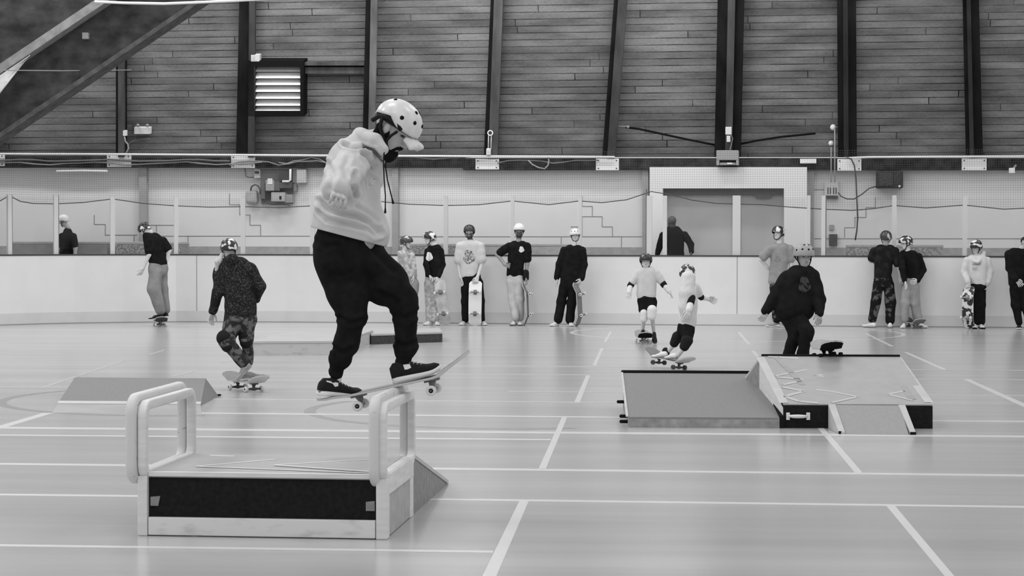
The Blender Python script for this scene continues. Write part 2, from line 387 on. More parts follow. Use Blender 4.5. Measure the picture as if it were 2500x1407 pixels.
def helmet(root, hc, A, r, mats, vents=(), strap=True, name='helmet', pad=True, ys=(98, 101, 108, 106, 126, 134)):
    """open skate helmet; r scales a 0.125 m wide shell"""
    R3 = np.array((.120, .145, .118))*r
    def pt(az, ph, sc=1.0):
        s = math.sin(ph) if ph < math.pi/2 else (math.sin(ph)*.35+.65)
        fl = 1.0 + 0.03*math.cos(az)
        return hc + sc*(A[0]*R3[0]*s*math.sin(az) + A[1]*R3[1]*s*math.cos(az)*fl + A[2]*R3[2]*math.cos(ph))
    def rim(az):
        c = math.cos(az); d = math.degrees(abs(math.atan2(math.sin(az), c)))
        xs = (0, 45, 75, 100, 125, 180)
        return math.radians(np.interp(d, xs, ys))
    n, m = 40, 12; V = []; Fc = []
    for sc in (1.0, 0.90):
        for i in range(m+1):
            for k in range(n):
                az = 2*math.pi*k/n; V.append(pt(az, max(rim(az)*i/m, 1e-3), sc))
    def id(s_, i, k): return s_*(m+1)*n + i*n + k % n
    for i in range(m):
        for k in range(n):
            Fc.append([id(0, i, k), id(0, i+1, k), id(0, i+1, k+1), id(0, i, k+1)])
            Fc.append([id(1, i, k), id(1, i, k+1), id(1, i+1, k+1), id(1, i+1, k)])
    for k in range(n): Fc.append([id(0, m, k), id(1, m, k), id(1, m, k+1), id(0, m, k+1)])
    hm = make(name, V, Fc, mats, root, smooth=True)
    for (az, ph) in vents:
        a, p = math.radians(az), math.radians(ph); c = pt(a, p, 1.0); nrm = _n((c-hc)/1.0)
        u = _n(np.cross(nrm, A[2]+.01)); w = np.cross(nrm, u)
        mb = MB(); mb.ell(c, (u, w, nrm), np.array((.0125, .0125, .004))*r, 14, 6)
        build(mb, 'vent', mat('vent_black', 23, 0.9, 0.05), hm, True)
    if strap:
        hd = hc - A[2]*.038*r
        L = lambda x, y, z: hd + r*(x*A[0]+y*A[1]+z*A[2])
        mb = MB()
        mb.tube([L(-.088, .02, .01), L(-.082, .022, -.05), L(-.055, .04, -.105), L(0, .052, -.128), L(.055, .04, -.105), L(.082, .022, -.05), L(.088, .02, .01)], .0085*r, 6, flat=.6)
        for sx in (-1, 1): mb.tube([L(.088*sx, -.06, .0), L(.086*sx, -.02, -.035), L(.082*sx, .022, -.05)], .007*r, 6)
        build(mb, 'chin_strap', mat('strap_black', 24, 0.9, 0.1), hm, True)
    if pad:
        mb = MB()
        L = lambda x, y, z: hc + r*(x*A[0]+y*A[1]+z*A[2])
        ring = [L(.104*math.sin(t), .126*math.cos(t), -.012-.022*(0.5-0.5*math.cos(t))) for t in np.linspace(0, 2*math.pi, 25)]
        mb.tube(ring, .009*r, 6, cap=False); build(mb, 'pad_ring', mat('strap_black', 24), hm, True)
    return hm
def shoe(root, heel, fwd, up, L, m_up, m_sole, w=.098, hi=.085, tongue=True, lace=None):
    """heel: point under the heel on the ground; fwd, up unit vectors; L length"""
    f = _n(fwd); u = _n(np.array(up)-f.dot(up)*f); r = np.cross(f, u); heel = np.array(heel)
    t = np.linspace(0, 1, 13)
    wid = np.interp(t, (0, .05, .2, .45, .7, .9, 1), (.45, .70, .78, .78, 1.0, .84, .46))*w*.5*L/.29
    top = np.interp(t, (0, .06, .25, .38, .55, .75, .92, 1), (.78, .98, 1.0, .95, .74, .58, .48, .34))*hi*L/.29
    sol = np.interp(t, (0, .1, .6, .9, 1), (.30, .32, .26, .26, .30))*hi*L/.29
    toe = np.interp(t, (0, .8, 1), (0.004, 0, .012))
    def loft(z0, z1, grow, crown):
        V = []; Fc = []; n = 14
        for i in range(len(t)):
            c = heel + f*L*t[i]*(1.0) ; hw = wid[i]*grow
            for k in range(n):
                a = 2*math.pi*k/n; ca, sa = math.cos(a), math.sin(a)
                ex = math.copysign(abs(ca)**.6, ca); ez = math.copysign(abs(sa)**(.55 if crown == 0 else .8), sa)
                ww = hw*(1-crown*max(0, sa))
                V.append(c + r*ex*ww + u*(toe[i] + (z0[i]+z1[i])/2 + ez*(z1[i]-z0[i])/2))
        for i in range(len(t)-1):
            for k in range(n):
                k2 = (k+1) % n; Fc.append([i*n+k, i*n+k2, (i+1)*n+k2, (i+1)*n+k])
        Fc.append(list(range(n))); Fc.append([(len(t)-1)*n+k for k in range(n)][::-1])
        return V, Fc
    V, Fc = loft(sol*.55, top, .96, .42)
    o = make('shoe', V, Fc, m_up, root, True)
    V, Fc = loft(sol*0, sol, 1.08, 0); make('sole', V, Fc, m_sole, o, True)
    if lace is not None:
        mb = MB()
        for q in (.42, .49, .56, .63):
            zt = np.interp(q, t, top); hw = np.interp(q, t, wid)*.55
            c = heel + f*L*q
            mb.tube([c - r*hw + u*(zt*.90), c + u*(zt*1.03), c + r*hw + u*(zt*.90)], .0035, 6)
        build(mb, 'shoelace', lace, o, True)
    return o
def tri_up(): return np.array((0, 0, 1.0))
def person(label, Y, yaw, head, torso, arms, pants, legs, shirt_m, pants_m, skin=150, g=1.0, helm=None, sleeve='short', sr=(16, 13, 9), feet=(), shoe_m=None, sole_m=None,
           vox=.009, hood=None, hair=None, beard=None, hands=(0.4, 0.4), pads=(), t_r=None, short_leg=False, hpitch=0, hyaw=None, hroll=0, base=None, gloves=None, eyes=True, wr=.004, scalp=False, shirt_name='shirt', leg_r=(17, 12, 10), hd_r=None, z0=0.0, shoeL=.28, neck=None, sk=.018, slim=.93, ssl=.80, hem=None):
    """all points are (pixel x, pixel y[, metres behind the figure's plane]); radii in pixels"""
    s = F/Y
    pt = lambda q: P(q[0], q[1], Y + (q[2] if len(q) > 2 else 0))
    A = frame(hyaw if hyaw is not None else yaw, hpitch, hroll)
    hc = pt(head); hs = (hd_r/s/.120) if hd_r else g
    root = thing('person', label, 'person', (hc[0], hc[1], z0) if base is None else base)
    hd = hc - A[2]*.038*hs
    ya = math.radians(yaw); cs = abs(math.cos(ya)); ac = np.array((math.cos(ya), math.sin(ya), 0))
    # torso slices
    sr = tuple(x*ssl for x in sr)
    def slices(sec, S, sc=1.0, k=.018, n=5):
        ex = []
        for q in sec:
            cx, cy, hw = q[:3]; hw *= slim; r = q[3]*slim if len(q) > 3 else hw*(.60 if cs > .45 else .95)
            hs_ = (hw-r)/cs if cs > .45 else .55*hw
            dy = q[4] if len(q) > 4 else 0
            c = P(cx, cy, Y+dy); ex.append((c-ac*hs_/s*sc, c+ac*hs_/s*sc, r/s*sc))
        for i in range(len(ex)-1):
            for j in range(n if i < len(ex)-2 else n+1):
                t = j/n; a = ex[i][0]*(1-t)+ex[i+1][0]*t; b = ex[i][1]*(1-t)+ex[i+1][1]*t
                S.cone(a, b, ex[i][2]*(1-t)+ex[i+1][2]*t, ex[i][2]*(1-t)+ex[i+1][2]*t, k)
        return ex
    # body
    S = SDF(); head_sdf(S, hd, A, hs)
    nb = pt(torso[0][:2] + ((torso[0][4],) if len(torso[0]) > 4 else (0,)))
    S.cone(hd - A[2]*.07*hs - A[1]*.015*hs, nb, .053*hs, .056*hs, .02)
    t0 = torso[0]; kk = s/143*(1.0 if neck is None else neck)
    slices([(t0[0], t0[1]+12*kk, t0[2]*.8, (t0[3] if len(t0) > 3 else t0[2]*.6)*.7) + tuple(t0[4:])] + torso[1:] + [pants[0]], S, .78, .03)
    fb = MB(); hand_pts = []
    for i, arm in enumerate(arms):
        q = [pt(a) for a in arm[:4]]; gg = hs if hd_r is None else g
        S.limb(q[:3], (.046*g, .037*g, .025*g), .02)
        side = arm[4] if len(arm) > 4 else np.array((0, -1, 0))
        if len(q) > 3 and hands[i] is not None: hand(S, fb, q[2], q[3], side, g, hands[i], arm[5] if len(arm) > 5 else None)
    for l in legs:
        q = [pt(a) for a in (l[0] if isinstance(l[0], list) else l[:3])]
        S.limb(q, np.interp(np.linspace(0, 1, len(q)), (0, .5, 1), (.060*g, .044*g, .030*g)), .02)
    V, Fc = S.mesh(vox*.8)
    mb = MB(); mb.add(V, Fc.tolist()); off = mb.n
    mb.v += fb.v; mb.f += [[i+off for i in f_] for f_ in fb.f]; mb.n += fb.n
    o = make('body', mb.arr(), mb.f, skin_mat(), root, True, fix=False)
    paint_body(o, hd, A, hs, skin, hair=hair, beard=beard, eye=eyes, scalp=scalp)
    # shirt
    t0 = torso[0]; kk = s/143*(1.0 if neck is None else neck)
    S = SDF(); ex = slices([(t0[0], t0[1]+7*kk, t0[2], (t0[3] if len(t0) > 3 else t0[2]*.6)*.55) + tuple(t0[4:])] + torso[1:], S)
    for i, arm in enumerate(arms):
        q = [pt(a) for a in arm[:3]]; rr = [x/s for x in sr]
        if sleeve == 'short':
            e = q[0]*.28+q[1]*.72; S.limb([q[0], q[0]*.5+e*.5, e], (rr[0], (rr[0]+rr[1])/2, rr[1]), sk)
        elif sleeve == 'long':
            S.limb([q[0], q[1], q[2]], rr, sk)
    if hood:
        for h in hood: S.limb([pt(a) for a in h[0]], [x/s for x in h[1]], .008)
    cl = cl2 = None
    if hem:
        pa, pb = pt(hem[0]), pt(hem[1]); nn = _n(np.cross(pb-pa, pa-CAM0)); nn = nn if nn[2] < 0 else -nn; cl = (pa, nn); cl2 = (pa - nn*.05, -nn)
    V, Fc = S.mesh(vox, wr, 28, cl)
    sh = make(shirt_name, V, Fc, shirt_m, root, True, fix=False)
    # trousers
    S = SDF(); slices(pants, S, 1.0, .03, 3)
    for l in legs:
        if isinstance(l[0], list): q = [pt(a) for a in l[0]]; rr = [x/s for x in l[1]]
        else: q = [pt(a) for a in l[:3]]; rr = [x/s for x in (l[3] if len(l) > 3 else leg_r)]
        if short_leg: e = q[0]*(1-short_leg)+q[1]*short_leg; S.limb([q[0], e], (rr[0], rr[1]), .03)
        else: S.limb(q, rr, .03)
    V, Fc = S.mesh(vox, wr, 24, cl2)
    tr = make('shorts' if short_leg else 'trousers', V, Fc, pants_m, root, True, fix=False)
    for ft in feet:                                        # (px, py, yaw[, pitch, dy])
        dy = ft[4] if len(ft) > 4 else 0
        fa = frame(ft[2], (ft[3] or 0) if len(ft) > 3 else 0)
        p = P(ft[0], ft[1], Y+dy)
        if len(ft) <= 3 or ft[3] is None: p[2] = z0
        shoe(root, p - fa[1]*shoeL*.3*g, fa[1], fa[2], shoeL*g, shoe_m, sole_m or shoe_m)
    if helm:
        helmet(root, hc, A, hs*helm.get('r', 1), helm['m'], helm.get('vents', ()), helm.get('strap', True))
    for (a, b, ra, rb, m_, nm) in pads:
        S = SDF(); S.cone(pt(a), pt(b), ra/s, rb/s)
        V, Fc = S.mesh(vox*.7); make(nm, V, Fc, m_, root, True, fix=False)
    return root, sh, tr
BV = {}
def crease(o, lines):
    """cloth folds pressed into the visible side of o: (pixel polyline, half width px, depth m)"""
    me = o.data; n = len(me.vertices); co = np.zeros(n*3); nr = np.zeros(n*3); me.vertices.foreach_get('co', co); me.vertices.foreach_get('normal', nr)
    co = co.reshape(-1, 3); nr = nr.reshape(-1, 3); w = co + ORG[o.name] - CAM0; c = w @ R; px = CX + F*c[:, 0]/-c[:, 2]; py = CY - F*c[:, 1]/-c[:, 2]
    front = (nr*w).sum(1) < 0; disp = np.zeros(n)
    for pts, wd, dp in lines:
        best = np.full(n, 1e9)
        for (xa, ya), (xb, yb) in zip(pts[:-1], pts[1:]):
            ex, ey = xb-xa, yb-ya; t = np.clip(((px-xa)*ex+(py-ya)*ey)/(ex*ex+ey*ey), 0, 1)
            best = np.minimum(best, (px-xa-t*ex)**2+(py-ya-t*ey)**2)
        disp -= dp*np.exp(-best/(wd*wd)) - dp*.45*np.exp(-(np.sqrt(best)-wd*2.2)**2/(wd*wd))
    co += nr*(disp*front)[:, None]; me.vertices.foreach_set('co', co.ravel()); me.update()
def bvh(o):
    if o.name not in BV:
        off = ORG[o.name]; BV[o.name] = BVHTree.FromPolygons([Vector(v.co)+Vector(off) for v in o.data.vertices], [p.vertices[:] for p in o.data.polygons])
    return BV[o.name]
def decal(o, name, poly, m, lift=.004, grid=None):
    """a thin patch lying on o: poly is a list of pixel quads/tris [(x,y)...] or grid (x0,y0,x1,y1,nx,ny)"""
    T = bvh(o); V = []; Fc = []
    def hit(x, y):
        d = Vector(ray(x, y)).normalized(); loc, nrm, ix, dist = T.ray_cast(Vector(CAM0), d)
        return None if loc is None else np.array(loc) - np.array(d)*lift
    if grid:
        x0, y0, x1, y1, nx, ny = grid; cx, cy, rx, ry = (x0+x1)/2, (y0+y1)/2, (x1-x0)/2, (y1-y0)/2; nr_, ns = 8, 36; ids = {}
        for i in range(nr_+1):
            for k in range(ns):
                a = 2*math.pi*k/ns; wob = 1 + .10*math.sin(3*a+.7) + .06*math.sin(5*a); e = i/nr_*wob
                h = hit(cx+rx*e*math.cos(a), cy+ry*e*math.sin(a))
                if h is not None: ids[i, k] = len(V); V.append(h)
        for i in range(nr_):
            for k in range(ns):
                q = [(i, k), (i+1, k), (i+1, (k+1) % ns), (i, (k+1) % ns)]
                if all(w in ids for w in q): Fc.append([ids[w] for w in q])
    else:
        for q in poly:
            hs = [hit(*p) for p in q]
            if all(h is not None for h in hs): Fc.append(list(range(len(V), len(V)+len(hs)))); V += hs
    if not Fc: return None
    return make(name, V, Fc, m, o, True)
def text_decal(o, name, txt, x0, y0, x1, y1, m, slant=0.0, skew=0.0, lift=.004):
    cu = bpy.data.curves.new('lettering', 'FONT'); cu.body = txt; cu.resolution_u = 2
    ob = bpy.data.objects.new('lettering', cu); COL.objects.link(ob)
    dg = bpy.context.evaluated_depsgraph_get(); me = bpy.data.meshes.new_from_object(ob.evaluated_get(dg))
    v = np.array([w.co[:] for w in me.vertices]); fs = [p.vertices[:] for p in me.polygons]
    bpy.data.objects.remove(ob); bpy.data.curves.remove(cu); bpy.data.meshes.remove(me)
    a, b = v.min(0), v.max(0); T = bvh(o); V = []; ok = []
    for w in v:
        u, t = (w[0]-a[0])/(b[0]-a[0]), (w[1]-a[1])/(b[1]-a[1])
        x = x0+(x1-x0)*u + skew*t; y = y1+(y0-y1)*t + slant*u
        d = Vector(ray(x, y)).normalized(); loc, nr, ix, ds = T.ray_cast(Vector(CAM0), d)
        ok.append(loc is not None); V.append(np.array(loc)-np.array(d)*lift if loc is not None else np.zeros(3))
    fs = [list(q) for q in fs if all(ok[i] for i in q)]
    if not fs: return None
    used = sorted({i for q in fs for i in q}); mp = {i: k for k, i in enumerate(used)}
    return make(name, [V[i] for i in used], [[mp[i] for i in q] for q in fs], m, o)
# ------------------------------------------------------------------ skateboards
def board(label, c, xd, up, L=.80, W=.205, top=None, under=None, wheel=None, truck=None, group=None, wheel_r=.027, grip=True, kick=(1.0, 1.0)):
    """c: point on the underside of the deck at its middle; xd along the deck; up away from the wheels"""
    c = np.array(c, float); x = _n(xd); u = _n(np.array(up)-x.dot(up)*x); y = np.cross(u, x)
    root = thing('skateboard', label, 'skateboard', c - u*.083, group)
    top = top or mat('grip', 70, .95, .05, .25, 60); under = under or mat('deck_wood', 165, .5, .3, .2, 12); wheel = wheel or mat('wheel', 185, .5, .3); truck = truck or mat('truck_metal', 95, .4, .5)
    n, m = 33, 9; V = {0: [], 1: []}
    for i in range(n):
        t = -1+2*i/(n-1); X = t*L/2
        e = max(0, (abs(t)-.80)/.20); hw = W/2*math.sqrt(max(1-e**2.2, .0)) if e > 0 else W/2*(1-.03*abs(t))
        hw = max(hw, .012)
        kz = max(0, abs(X)-.27*L); z = (.36*kz + .105*kz*min(kz/.05, 1))*(kick[0] if t < 0 else kick[1])
        for k in range(m):
            q = -1+2*k/(m-1); cz = .006*(q*q)*(1 if abs(t) < .8 else .4)
            for s_, h in ((0, 0.0), (1, .011)):
                V[s_].append(c + x*X + y*q*hw + u*(z+cz+h))
    Fc = []; mi = []; N = n*m
    for i in range(n-1):
        for k in range(m-1):
            a = i*m+k; Fc.append([a, a+1, a+m+1, a+m]); mi.append(1); Fc.append([N+a, N+a+m, N+a+m+1, N+a+1]); mi.append(0)
        for k in (0, m-1): a = i*m+k; Fc.append([a, a+m, N+a+m, N+a]); mi.append(2)
    for i in (0, n-1):
        for k in range(m-1): a = i*m+k; Fc.append([a, a+1, N+a+1, N+a]); mi.append(2)
    edge = mat('deck_edge', 165, .6, .2)
    dk = make('deck', V[0]+V[1], Fc, [under, under, edge], root, False, mi=mi)
    if grip:
        G_ = [p+u*.0015 for p in V[1]]; gf = []
        for i in range(n-1):
            for k in range(m-1): a = i*m+k; gf.append([a, a+m, a+m+1, a+1])
        make('grip_tape', G_, gf, top, root)
    for sx in (-1, 1):
        b = c + x*sx*.235*L*(1.0)
        mb = MB(); mb.hexa([b+x*a*.04+y*e*.027-u*h for h in (.009, -.004) for a, e in ((-1, -1), (1, -1), (1, 1), (-1, 1))])
        mb.tube([b-u*.008, b-u*.035-x*sx*.008], [.022, .013], 10)
        ax = b - u*.053
        mb.tube([ax-y*.068, ax-y*.03, ax, ax+y*.03, ax+y*.068], [.009, .012, .019, .012, .009], 10)
        mb.tube([ax-y*.105, ax+y*.105], .0042, 8)
        tr = build(mb, 'truck', truck, root, True)
        for sy in (-1, 1):
            wc = ax + y*sy*.086; mb = MB(); r = wheel_r
            mb.lathe(wc, y*sy, [(r*.35, -.016), (r*.85, -.016), (r, -.010), (r, .010), (r*.88, .0165), (r*.55, .0165), (r*.45, .012)], 20)
            mb.lathe(wc, y*sy, [(r*.44, .010), (r*.44, .0135), (r*.2, .0145)], 14, 1)
            build(mb, 'wheel', [wheel, mat('bearing_black', 23, .6, .2)], tr, True)
    return root
# ------------------------------------------------------------------ the hall
M_floor = mat('sports_floor', 152, rough=0.21, spec=0.85, var=0.10, scale=1.6, stretch=(0.12, 1.6, 1), detail=8)
M_line = mat('floor_paint', 178, rough=0.3, spec=0.4)
M_dark_line = mat('floor_paint_grey', 126, rough=0.3, spec=0.4)
M_board = mat('rink_white', 200, rough=0.45, spec=0.3, var=0.02, scale=3)
M_kick = mat('kick_grey', 185, rough=0.5, spec=0.3, var=0.03, scale=4)
M_cap = mat('cap_dark', 60, rough=0.5, spec=0.3)
M_post = mat('post_white', 184, rough=0.5, spec=0.3)
M_post_d = mat('post_dark', 90, rough=0.5, spec=0.3)
M_wall = mat('block_paint', 193, rough=0.8, spec=0.15, var=0.03, scale=1.2)
M_dado = mat('dado_grey', 143, rough=0.7, spec=0.2, var=0.12, scale=9)
M_col = mat('column_grey', 140, rough=0.7, spec=0.2, var=0.08, scale=6)
M_beam = mat('beam_dark', 46, rough=0.9, spec=0.05, var=0.5, scale=6)
M_crack = mat('joint_grey', 120, rough=0.9, spec=0.0)
M_white = mat('white_plate', 203, rough=0.6, spec=0.2)
M_black = mat('matt_black', 23, rough=0.9, spec=0.05)
M_grey = mat('mid_grey', 130, rough=0.6, spec=0.2)
M_dgrey = mat('dark_grey', 72, rough=0.7, spec=0.15, var=0.2, scale=20)
M_plank = plank_mat('old_planks', 113, 20, 0.125, 4.2)
M_rib = mat('rib_timber', 70, rough=0.9, spec=0.05, var=0.35, scale=5, stretch=(1, 1, 0.2))
mb = MB(); mb.box(-22, 18, -6, 46, -0.2, 0.0)
floor = struct(build(mb, 'floor', M_floor))
ZL = [0.0006]
def gpoly(name, segs, m):
    """painted lines: each seg = list of pixel quads on the ground"""
    ZL[0] += .0003; z = ZL[0]; mb = MB()
    for q in segs:
        p = [G(*a) for a in q]; lo = [a+np.array((0, 0, .0002)) for a in p]; hi = [a+np.array((0, 0, z)) for a in p]
        mb.hexa(lo+hi)
    return struct(build(mb, name, m, floor))
def hline(x0, y0, x1, y1, t): return [(x0, y0+t/2), (x1, y1+t/2), (x1, y1-t/2), (x0, y0-t/2)]
def hl(pts, t):
    out = []
    for a, b in zip(pts[:-1], pts[1:]): out.append(hline(a[0], a[1], b[0], b[1], t))
    return out
segs = hl([(-200, 1329.5), (600, 1340), (1204, 1348)], 5) + hl([(-200, 1206), (1250, 1222), (2700, 1241)], 4.5) + hl([(-200, 1131), (1250, 1147), (2700, 1164)], 4.5) \
    + hl([(-200, 1061), (1345, 1074)], 3) + hl([(-200, 1043), (1250, 1056), (2700, 1068)], 4.5) + hl([(480, 1009), (1560, 1020)], 3) + hl([(2270, 1028), (2700, 1031)], 3)
gpoly('painted_line', segs, M_line)
segs = hl([(520, 975), (1540, 984)], 3) + hl([(-200, 944), (165, 946)], 2.5) + hl([(1240, 956), (1540, 958)], 2.5) + hl([(2260, 965), (2700, 968)], 2.5) \
    + hl([(640, 929), (1000, 933)], 2) + hl([(1050, 913), (1560, 916)], 2) + hl([(1060, 893), (1850, 899)], 2) + hl([(2200, 903), (2700, 906)], 2) + hl([(2200, 926), (2700, 929)], 2) + hl([(620, 892), (800, 893)], 1.6)
gpoly('painted_line', segs, mat('floor_paint_faint', 160, rough=0.3, spec=0.4))
def dash(x0, y0, x1, y1, w0, w1): return [(x0-w0/2, y0), (x0+w0/2, y0), (x1+w1/2, y1), (x1-w1/2, y1)]
D = [dash(1180, 1440, 1280, 1223, 36, 23), dash(1324, 1145, 1378, 1020, 18, 13), dash(1409, 983, 1436, 917, 14, 10), dash(1451, 893, 1470, 851, 9, 7), dash(1477, 836, 1491, 810, 7, 5),
     dash(2345, 1440, 2172, 1233, 24, 21), dash(2098, 1157, 2004, 1046, 19, 15), dash(1849, 871, 1838, 857, 9, 8), dash(1829, 842, 1803, 811, 8, 6)]
gpoly('painted_line', D, M_line)
D2 = [dash(2540, 1008, 2358, 926, 22, 14), dash(2306, 903, 2212, 861, 12, 9), dash(2178, 846, 2115, 815, 9, 7), dash(-60, 1062, 118, 1009, 30, 26)]
gpoly('painted_line', D2, M_line)
D3 = [dash(100, 948, 188, 919, 16, 13), dash(190, 918, 300, 882, 13, 11), dash(365, 866, 402, 855, 10, 9), dash(418, 920, 470, 908, 14, 12), dash(543, 886, 580, 878, 8, 8)]
gpoly('painted_line', D3, mat('floor_paint_faint', 194))
def ring(cx, cy, r, w, a0, a1, name, m, n=48):
    mb = MB(); V = []
    for i in range(n):
        a, b = [math.radians(a0+(a1-a0)*k/n) for k in (i, i+1)]
        q = [(cx+rr*math.cos(t), cy+rr*math.sin(t)) for rr, t in ((r, a), (r, b), (r+w, b), (r+w, a))]
        mb.hexa([(x, y, .0002) for x, y in q]+[(x, y, .0005) for x, y in q])
    return struct(build(mb, name, m, floor))
p = G(18, 972); ring(p[0]+1.8, p[1], 1.72, .10, 105, 285, 'painted_circle', M_dark_line)
p = G(755, 998); ring(p[0]+1.8, p[1], 1.72, .10, 150, 290, 'painted_circle', M_dark_line)
p = G(1393, 809); q = G(2216, 818); ring((p[0]+q[0])/2, (p[1]+q[1])/2, (q[0]-p[0])/2-.07, .07, 0, 360, 'painted_circle', M_line, 80)
# dasher boards: a polyline of ground points, bending towards the viewer at the far corner
BPX = [(2950, 806.5), (2400, 802.3), (1100, 792.5), (700, 789.5), (430, 788.8), (300, 790.2), (180, 792), (100, 793.8), (0, 797), (-120, 803), (-250, 814), (-370, 832), (-450, 856)]
BL = [G(x, y-2.2)[:2] for x, y in BPX]
def norm2(i):
    a = BL[max(i-1, 0)]; b = BL[min(i+1, len(BL)-1)]; d = _n(b-a); return np.array((d[1], -d[0]))
BNRM = [norm2(i) for i in range(len(BL))]
if BNRM[1][1] < 0: BNRM = [-n for n in BNRM]
def band(mb, o0, o1, z0, z1, i0=0, i1=None):
    i1 = len(BL)-1 if i1 is None else i1
    for i in range(i0, i1):
        c = []
        for z in (z0, z1):
            for o_, j in ((o0, i), (o0, i+1), (o1, i+1), (o1, i)): c.append((*(BL[j]+BNRM[j]*o_), z))
        mb.hexa(c)
    return mb
TOP = 1.185
boards = thing('rink_boards', 'white rink boards with glass panes on white posts around the floor', 'rink boards', (*BL[2], 0))
build(band(MB(), .0, .10, .0, TOP), 'board_panels', M_board, boards)
build(band(MB(), -.006, .0, .0, .20), 'kick_strip', M_kick, boards)['label'] = 'pale grey kick strip'
build(band(MB(), -.009, .0, .0, .014), 'base_line', M_grey, boards)
build(band(MB(), -.012, .115, TOP, TOP+.025), 'cap_rail', M_cap, boards)['label'] = 'thin dark cap rail'
def BPT(px, off=0.05):
    d = ray(px, 600)[:2]; best = None
    for i in range(len(BL)-1):
        a = BL[i]+BNRM[i]*off; b = BL[i+1]+BNRM[i+1]*off; e = b-a
        den = d[0]*e[1]-d[1]*e[0]
        if abs(den) < 1e-9: continue
        u = (d[0]*a[1]-d[1]*a[0])/(-den)
        t = (a[0]+e[0]*u)/d[0] if abs(d[0]) > 1e-6 else (a[1]+e[1]*u)/d[1]
        if -1e-6 <= u <= 1+1e-6 and t > 0: best = a+e*u; break
    return best, _n(BL[i+1]-BL[i])
for x in (1800, 2240, 860, 480):
    p, e = BPT(x, -.002); mb = MB(); w = e*.006
    mb.hexa([(*(p-w), .02), (*(p+w), .02), (*(p+w+BNRM[2]*.01), .02), (*(p-w+BNRM[2]*.01), .02), (*(p-w), TOP), (*(p+w), TOP), (*(p+w+BNRM[2]*.01), TOP), (*(p-w+BNRM[2]*.01), TOP)])
    build(mb, 'panel_seam', M_grey, boards)
POSTS = [(-330, 12), (-200, 12), (-90, 12), (24, 11), (137, 11), (275, 11), (430, 10), (593, 11), (763, 12), (925, 10), (1088, 11), (1251, 9), (1416, 9), (1585, 13), (1623, 10), (1798, 19), (1974, 8), (2010, 10), (2183, 10), (2355, 10), (2530, 10), (2700, 10)]
pos = []
for x, w in POSTS:
    p, e = BPT(x); pos.append(p); hw = e*(w*p[1]/F/2); n2 = np.array((-e[1], e[0]))*.04; n2 = n2 if n2[1] > 0 else -n2
    mb = MB(); zt = 2.235
    mb.hexa([(*(p-hw-n2*.3), TOP), (*(p+hw-n2*.3), TOP), (*(p+hw+n2), TOP), (*(p-hw+n2), TOP), (*(p-hw-n2*.3), zt), (*(p+hw-n2*.3), zt), (*(p+hw+n2), zt), (*(p-hw+n2), zt)])
    build(mb, 'stanchion', M_post, boards)
    if x in (24, 137, 1585, 2010):
        q = p + e*(w*.55*p[1]/F)*(1 if x == 1585 else -1); mb = MB(); mb.tube([(*q, TOP), (*q, 2.34 if x == 1585 else 2.235)], .012, 8); build(mb, 'stanchion_edge', M_post_d, boards)['label'] = 'dark edge rod of a post'
gm = bpy.data.materials.new('pane_glass'); gm.use_nodes = True; nt = gm.node_tree; nt.nodes.remove(nt.nodes['Principled BSDF'])
tr = nt.nodes.new('ShaderNodeBsdfTransparent'); tr.inputs[0].default_value = (.965, .965, .965, 1); gl = nt.nodes.new('ShaderNodeBsdfGlossy'); gl.inputs['Roughness'].default_value = .02
mx = nt.nodes.new('ShaderNodeMixShader'); mx.inputs[0].default_value = .012
nt.links.new(tr.outputs[0], mx.inputs[1]); nt.links.new(gl.outputs[0], mx.inputs[2]); nt.links.new(mx.outputs[0], nt.nodes['Material Output'].inputs[0])
for a, b in zip(pos[:-1], pos[1:]):
    e = _n(b-a); n2 = np.array((-e[1], e[0]))*.006; a2, b2 = a+e*.05, b-e*.05
    if np.linalg.norm(b-a) < .35: continue
    mb = MB(); mb.hexa([(*(a2-n2), TOP+.03), (*(b2-n2), TOP+.03), (*(b2+n2), TOP+.03), (*(a2+n2), TOP+.03), (*(a2-n2), 2.19), (*(b2-n2), 2.19), (*(b2+n2), 2.19), (*(a2+n2), 2.19)])
    build(mb, 'glass_pane', gm, boards)
# safety net above the glass
nm = bpy.data.materials.new('net_mesh'); nm.use_nodes = True; nt = nm.node_tree; b = nt.nodes['Principled BSDF']
b.inputs['Base Color'].default_value = (.10, .10, .10, 1); b.inputs['Roughness'].default_value = .9
uv = nt.nodes.new('ShaderNodeTexCoord'); sp = nt.nodes.new('ShaderNodeSeparateXYZ'); nt.links.new(uv.outputs['UV'], sp.inputs[0])
outs = []
for k in (0, 1):
    f = nt.nodes.new('ShaderNodeMath'); f.operation = 'FRACT'; m1 = nt.nodes.new('ShaderNodeMath'); m1.operation = 'MULTIPLY'; m1.inputs[1].default_value = 1/.040
    nt.links.new(sp.outputs[k], m1.inputs[0]); nt.links.new(m1.outputs[0], f.inputs[0])
    l = nt.nodes.new('ShaderNodeMath'); l.operation = 'LESS_THAN'; l.inputs[1].default_value = .055; nt.links.new(f.outputs[0], l.inputs[0]); outs.append(l)
mxm = nt.nodes.new('ShaderNodeMath'); mxm.operation = 'MAXIMUM'; nt.links.new(outs[0].outputs[0], mxm.inputs[0]); nt.links.new(outs[1].outputs[0], mxm.inputs[1])
tr = nt.nodes.new('ShaderNodeBsdfTransparent'); mx = nt.nodes.new('ShaderNodeMixShader'); nt.links.new(mxm.outputs[0], mx.inputs[0]); nt.links.new(tr.outputs[0], mx.inputs[1]); nt.links.new(b.outputs[0], mx.inputs[2]); nt.links.new(mx.outputs[0], nt.nodes['Material Output'].inputs[0])
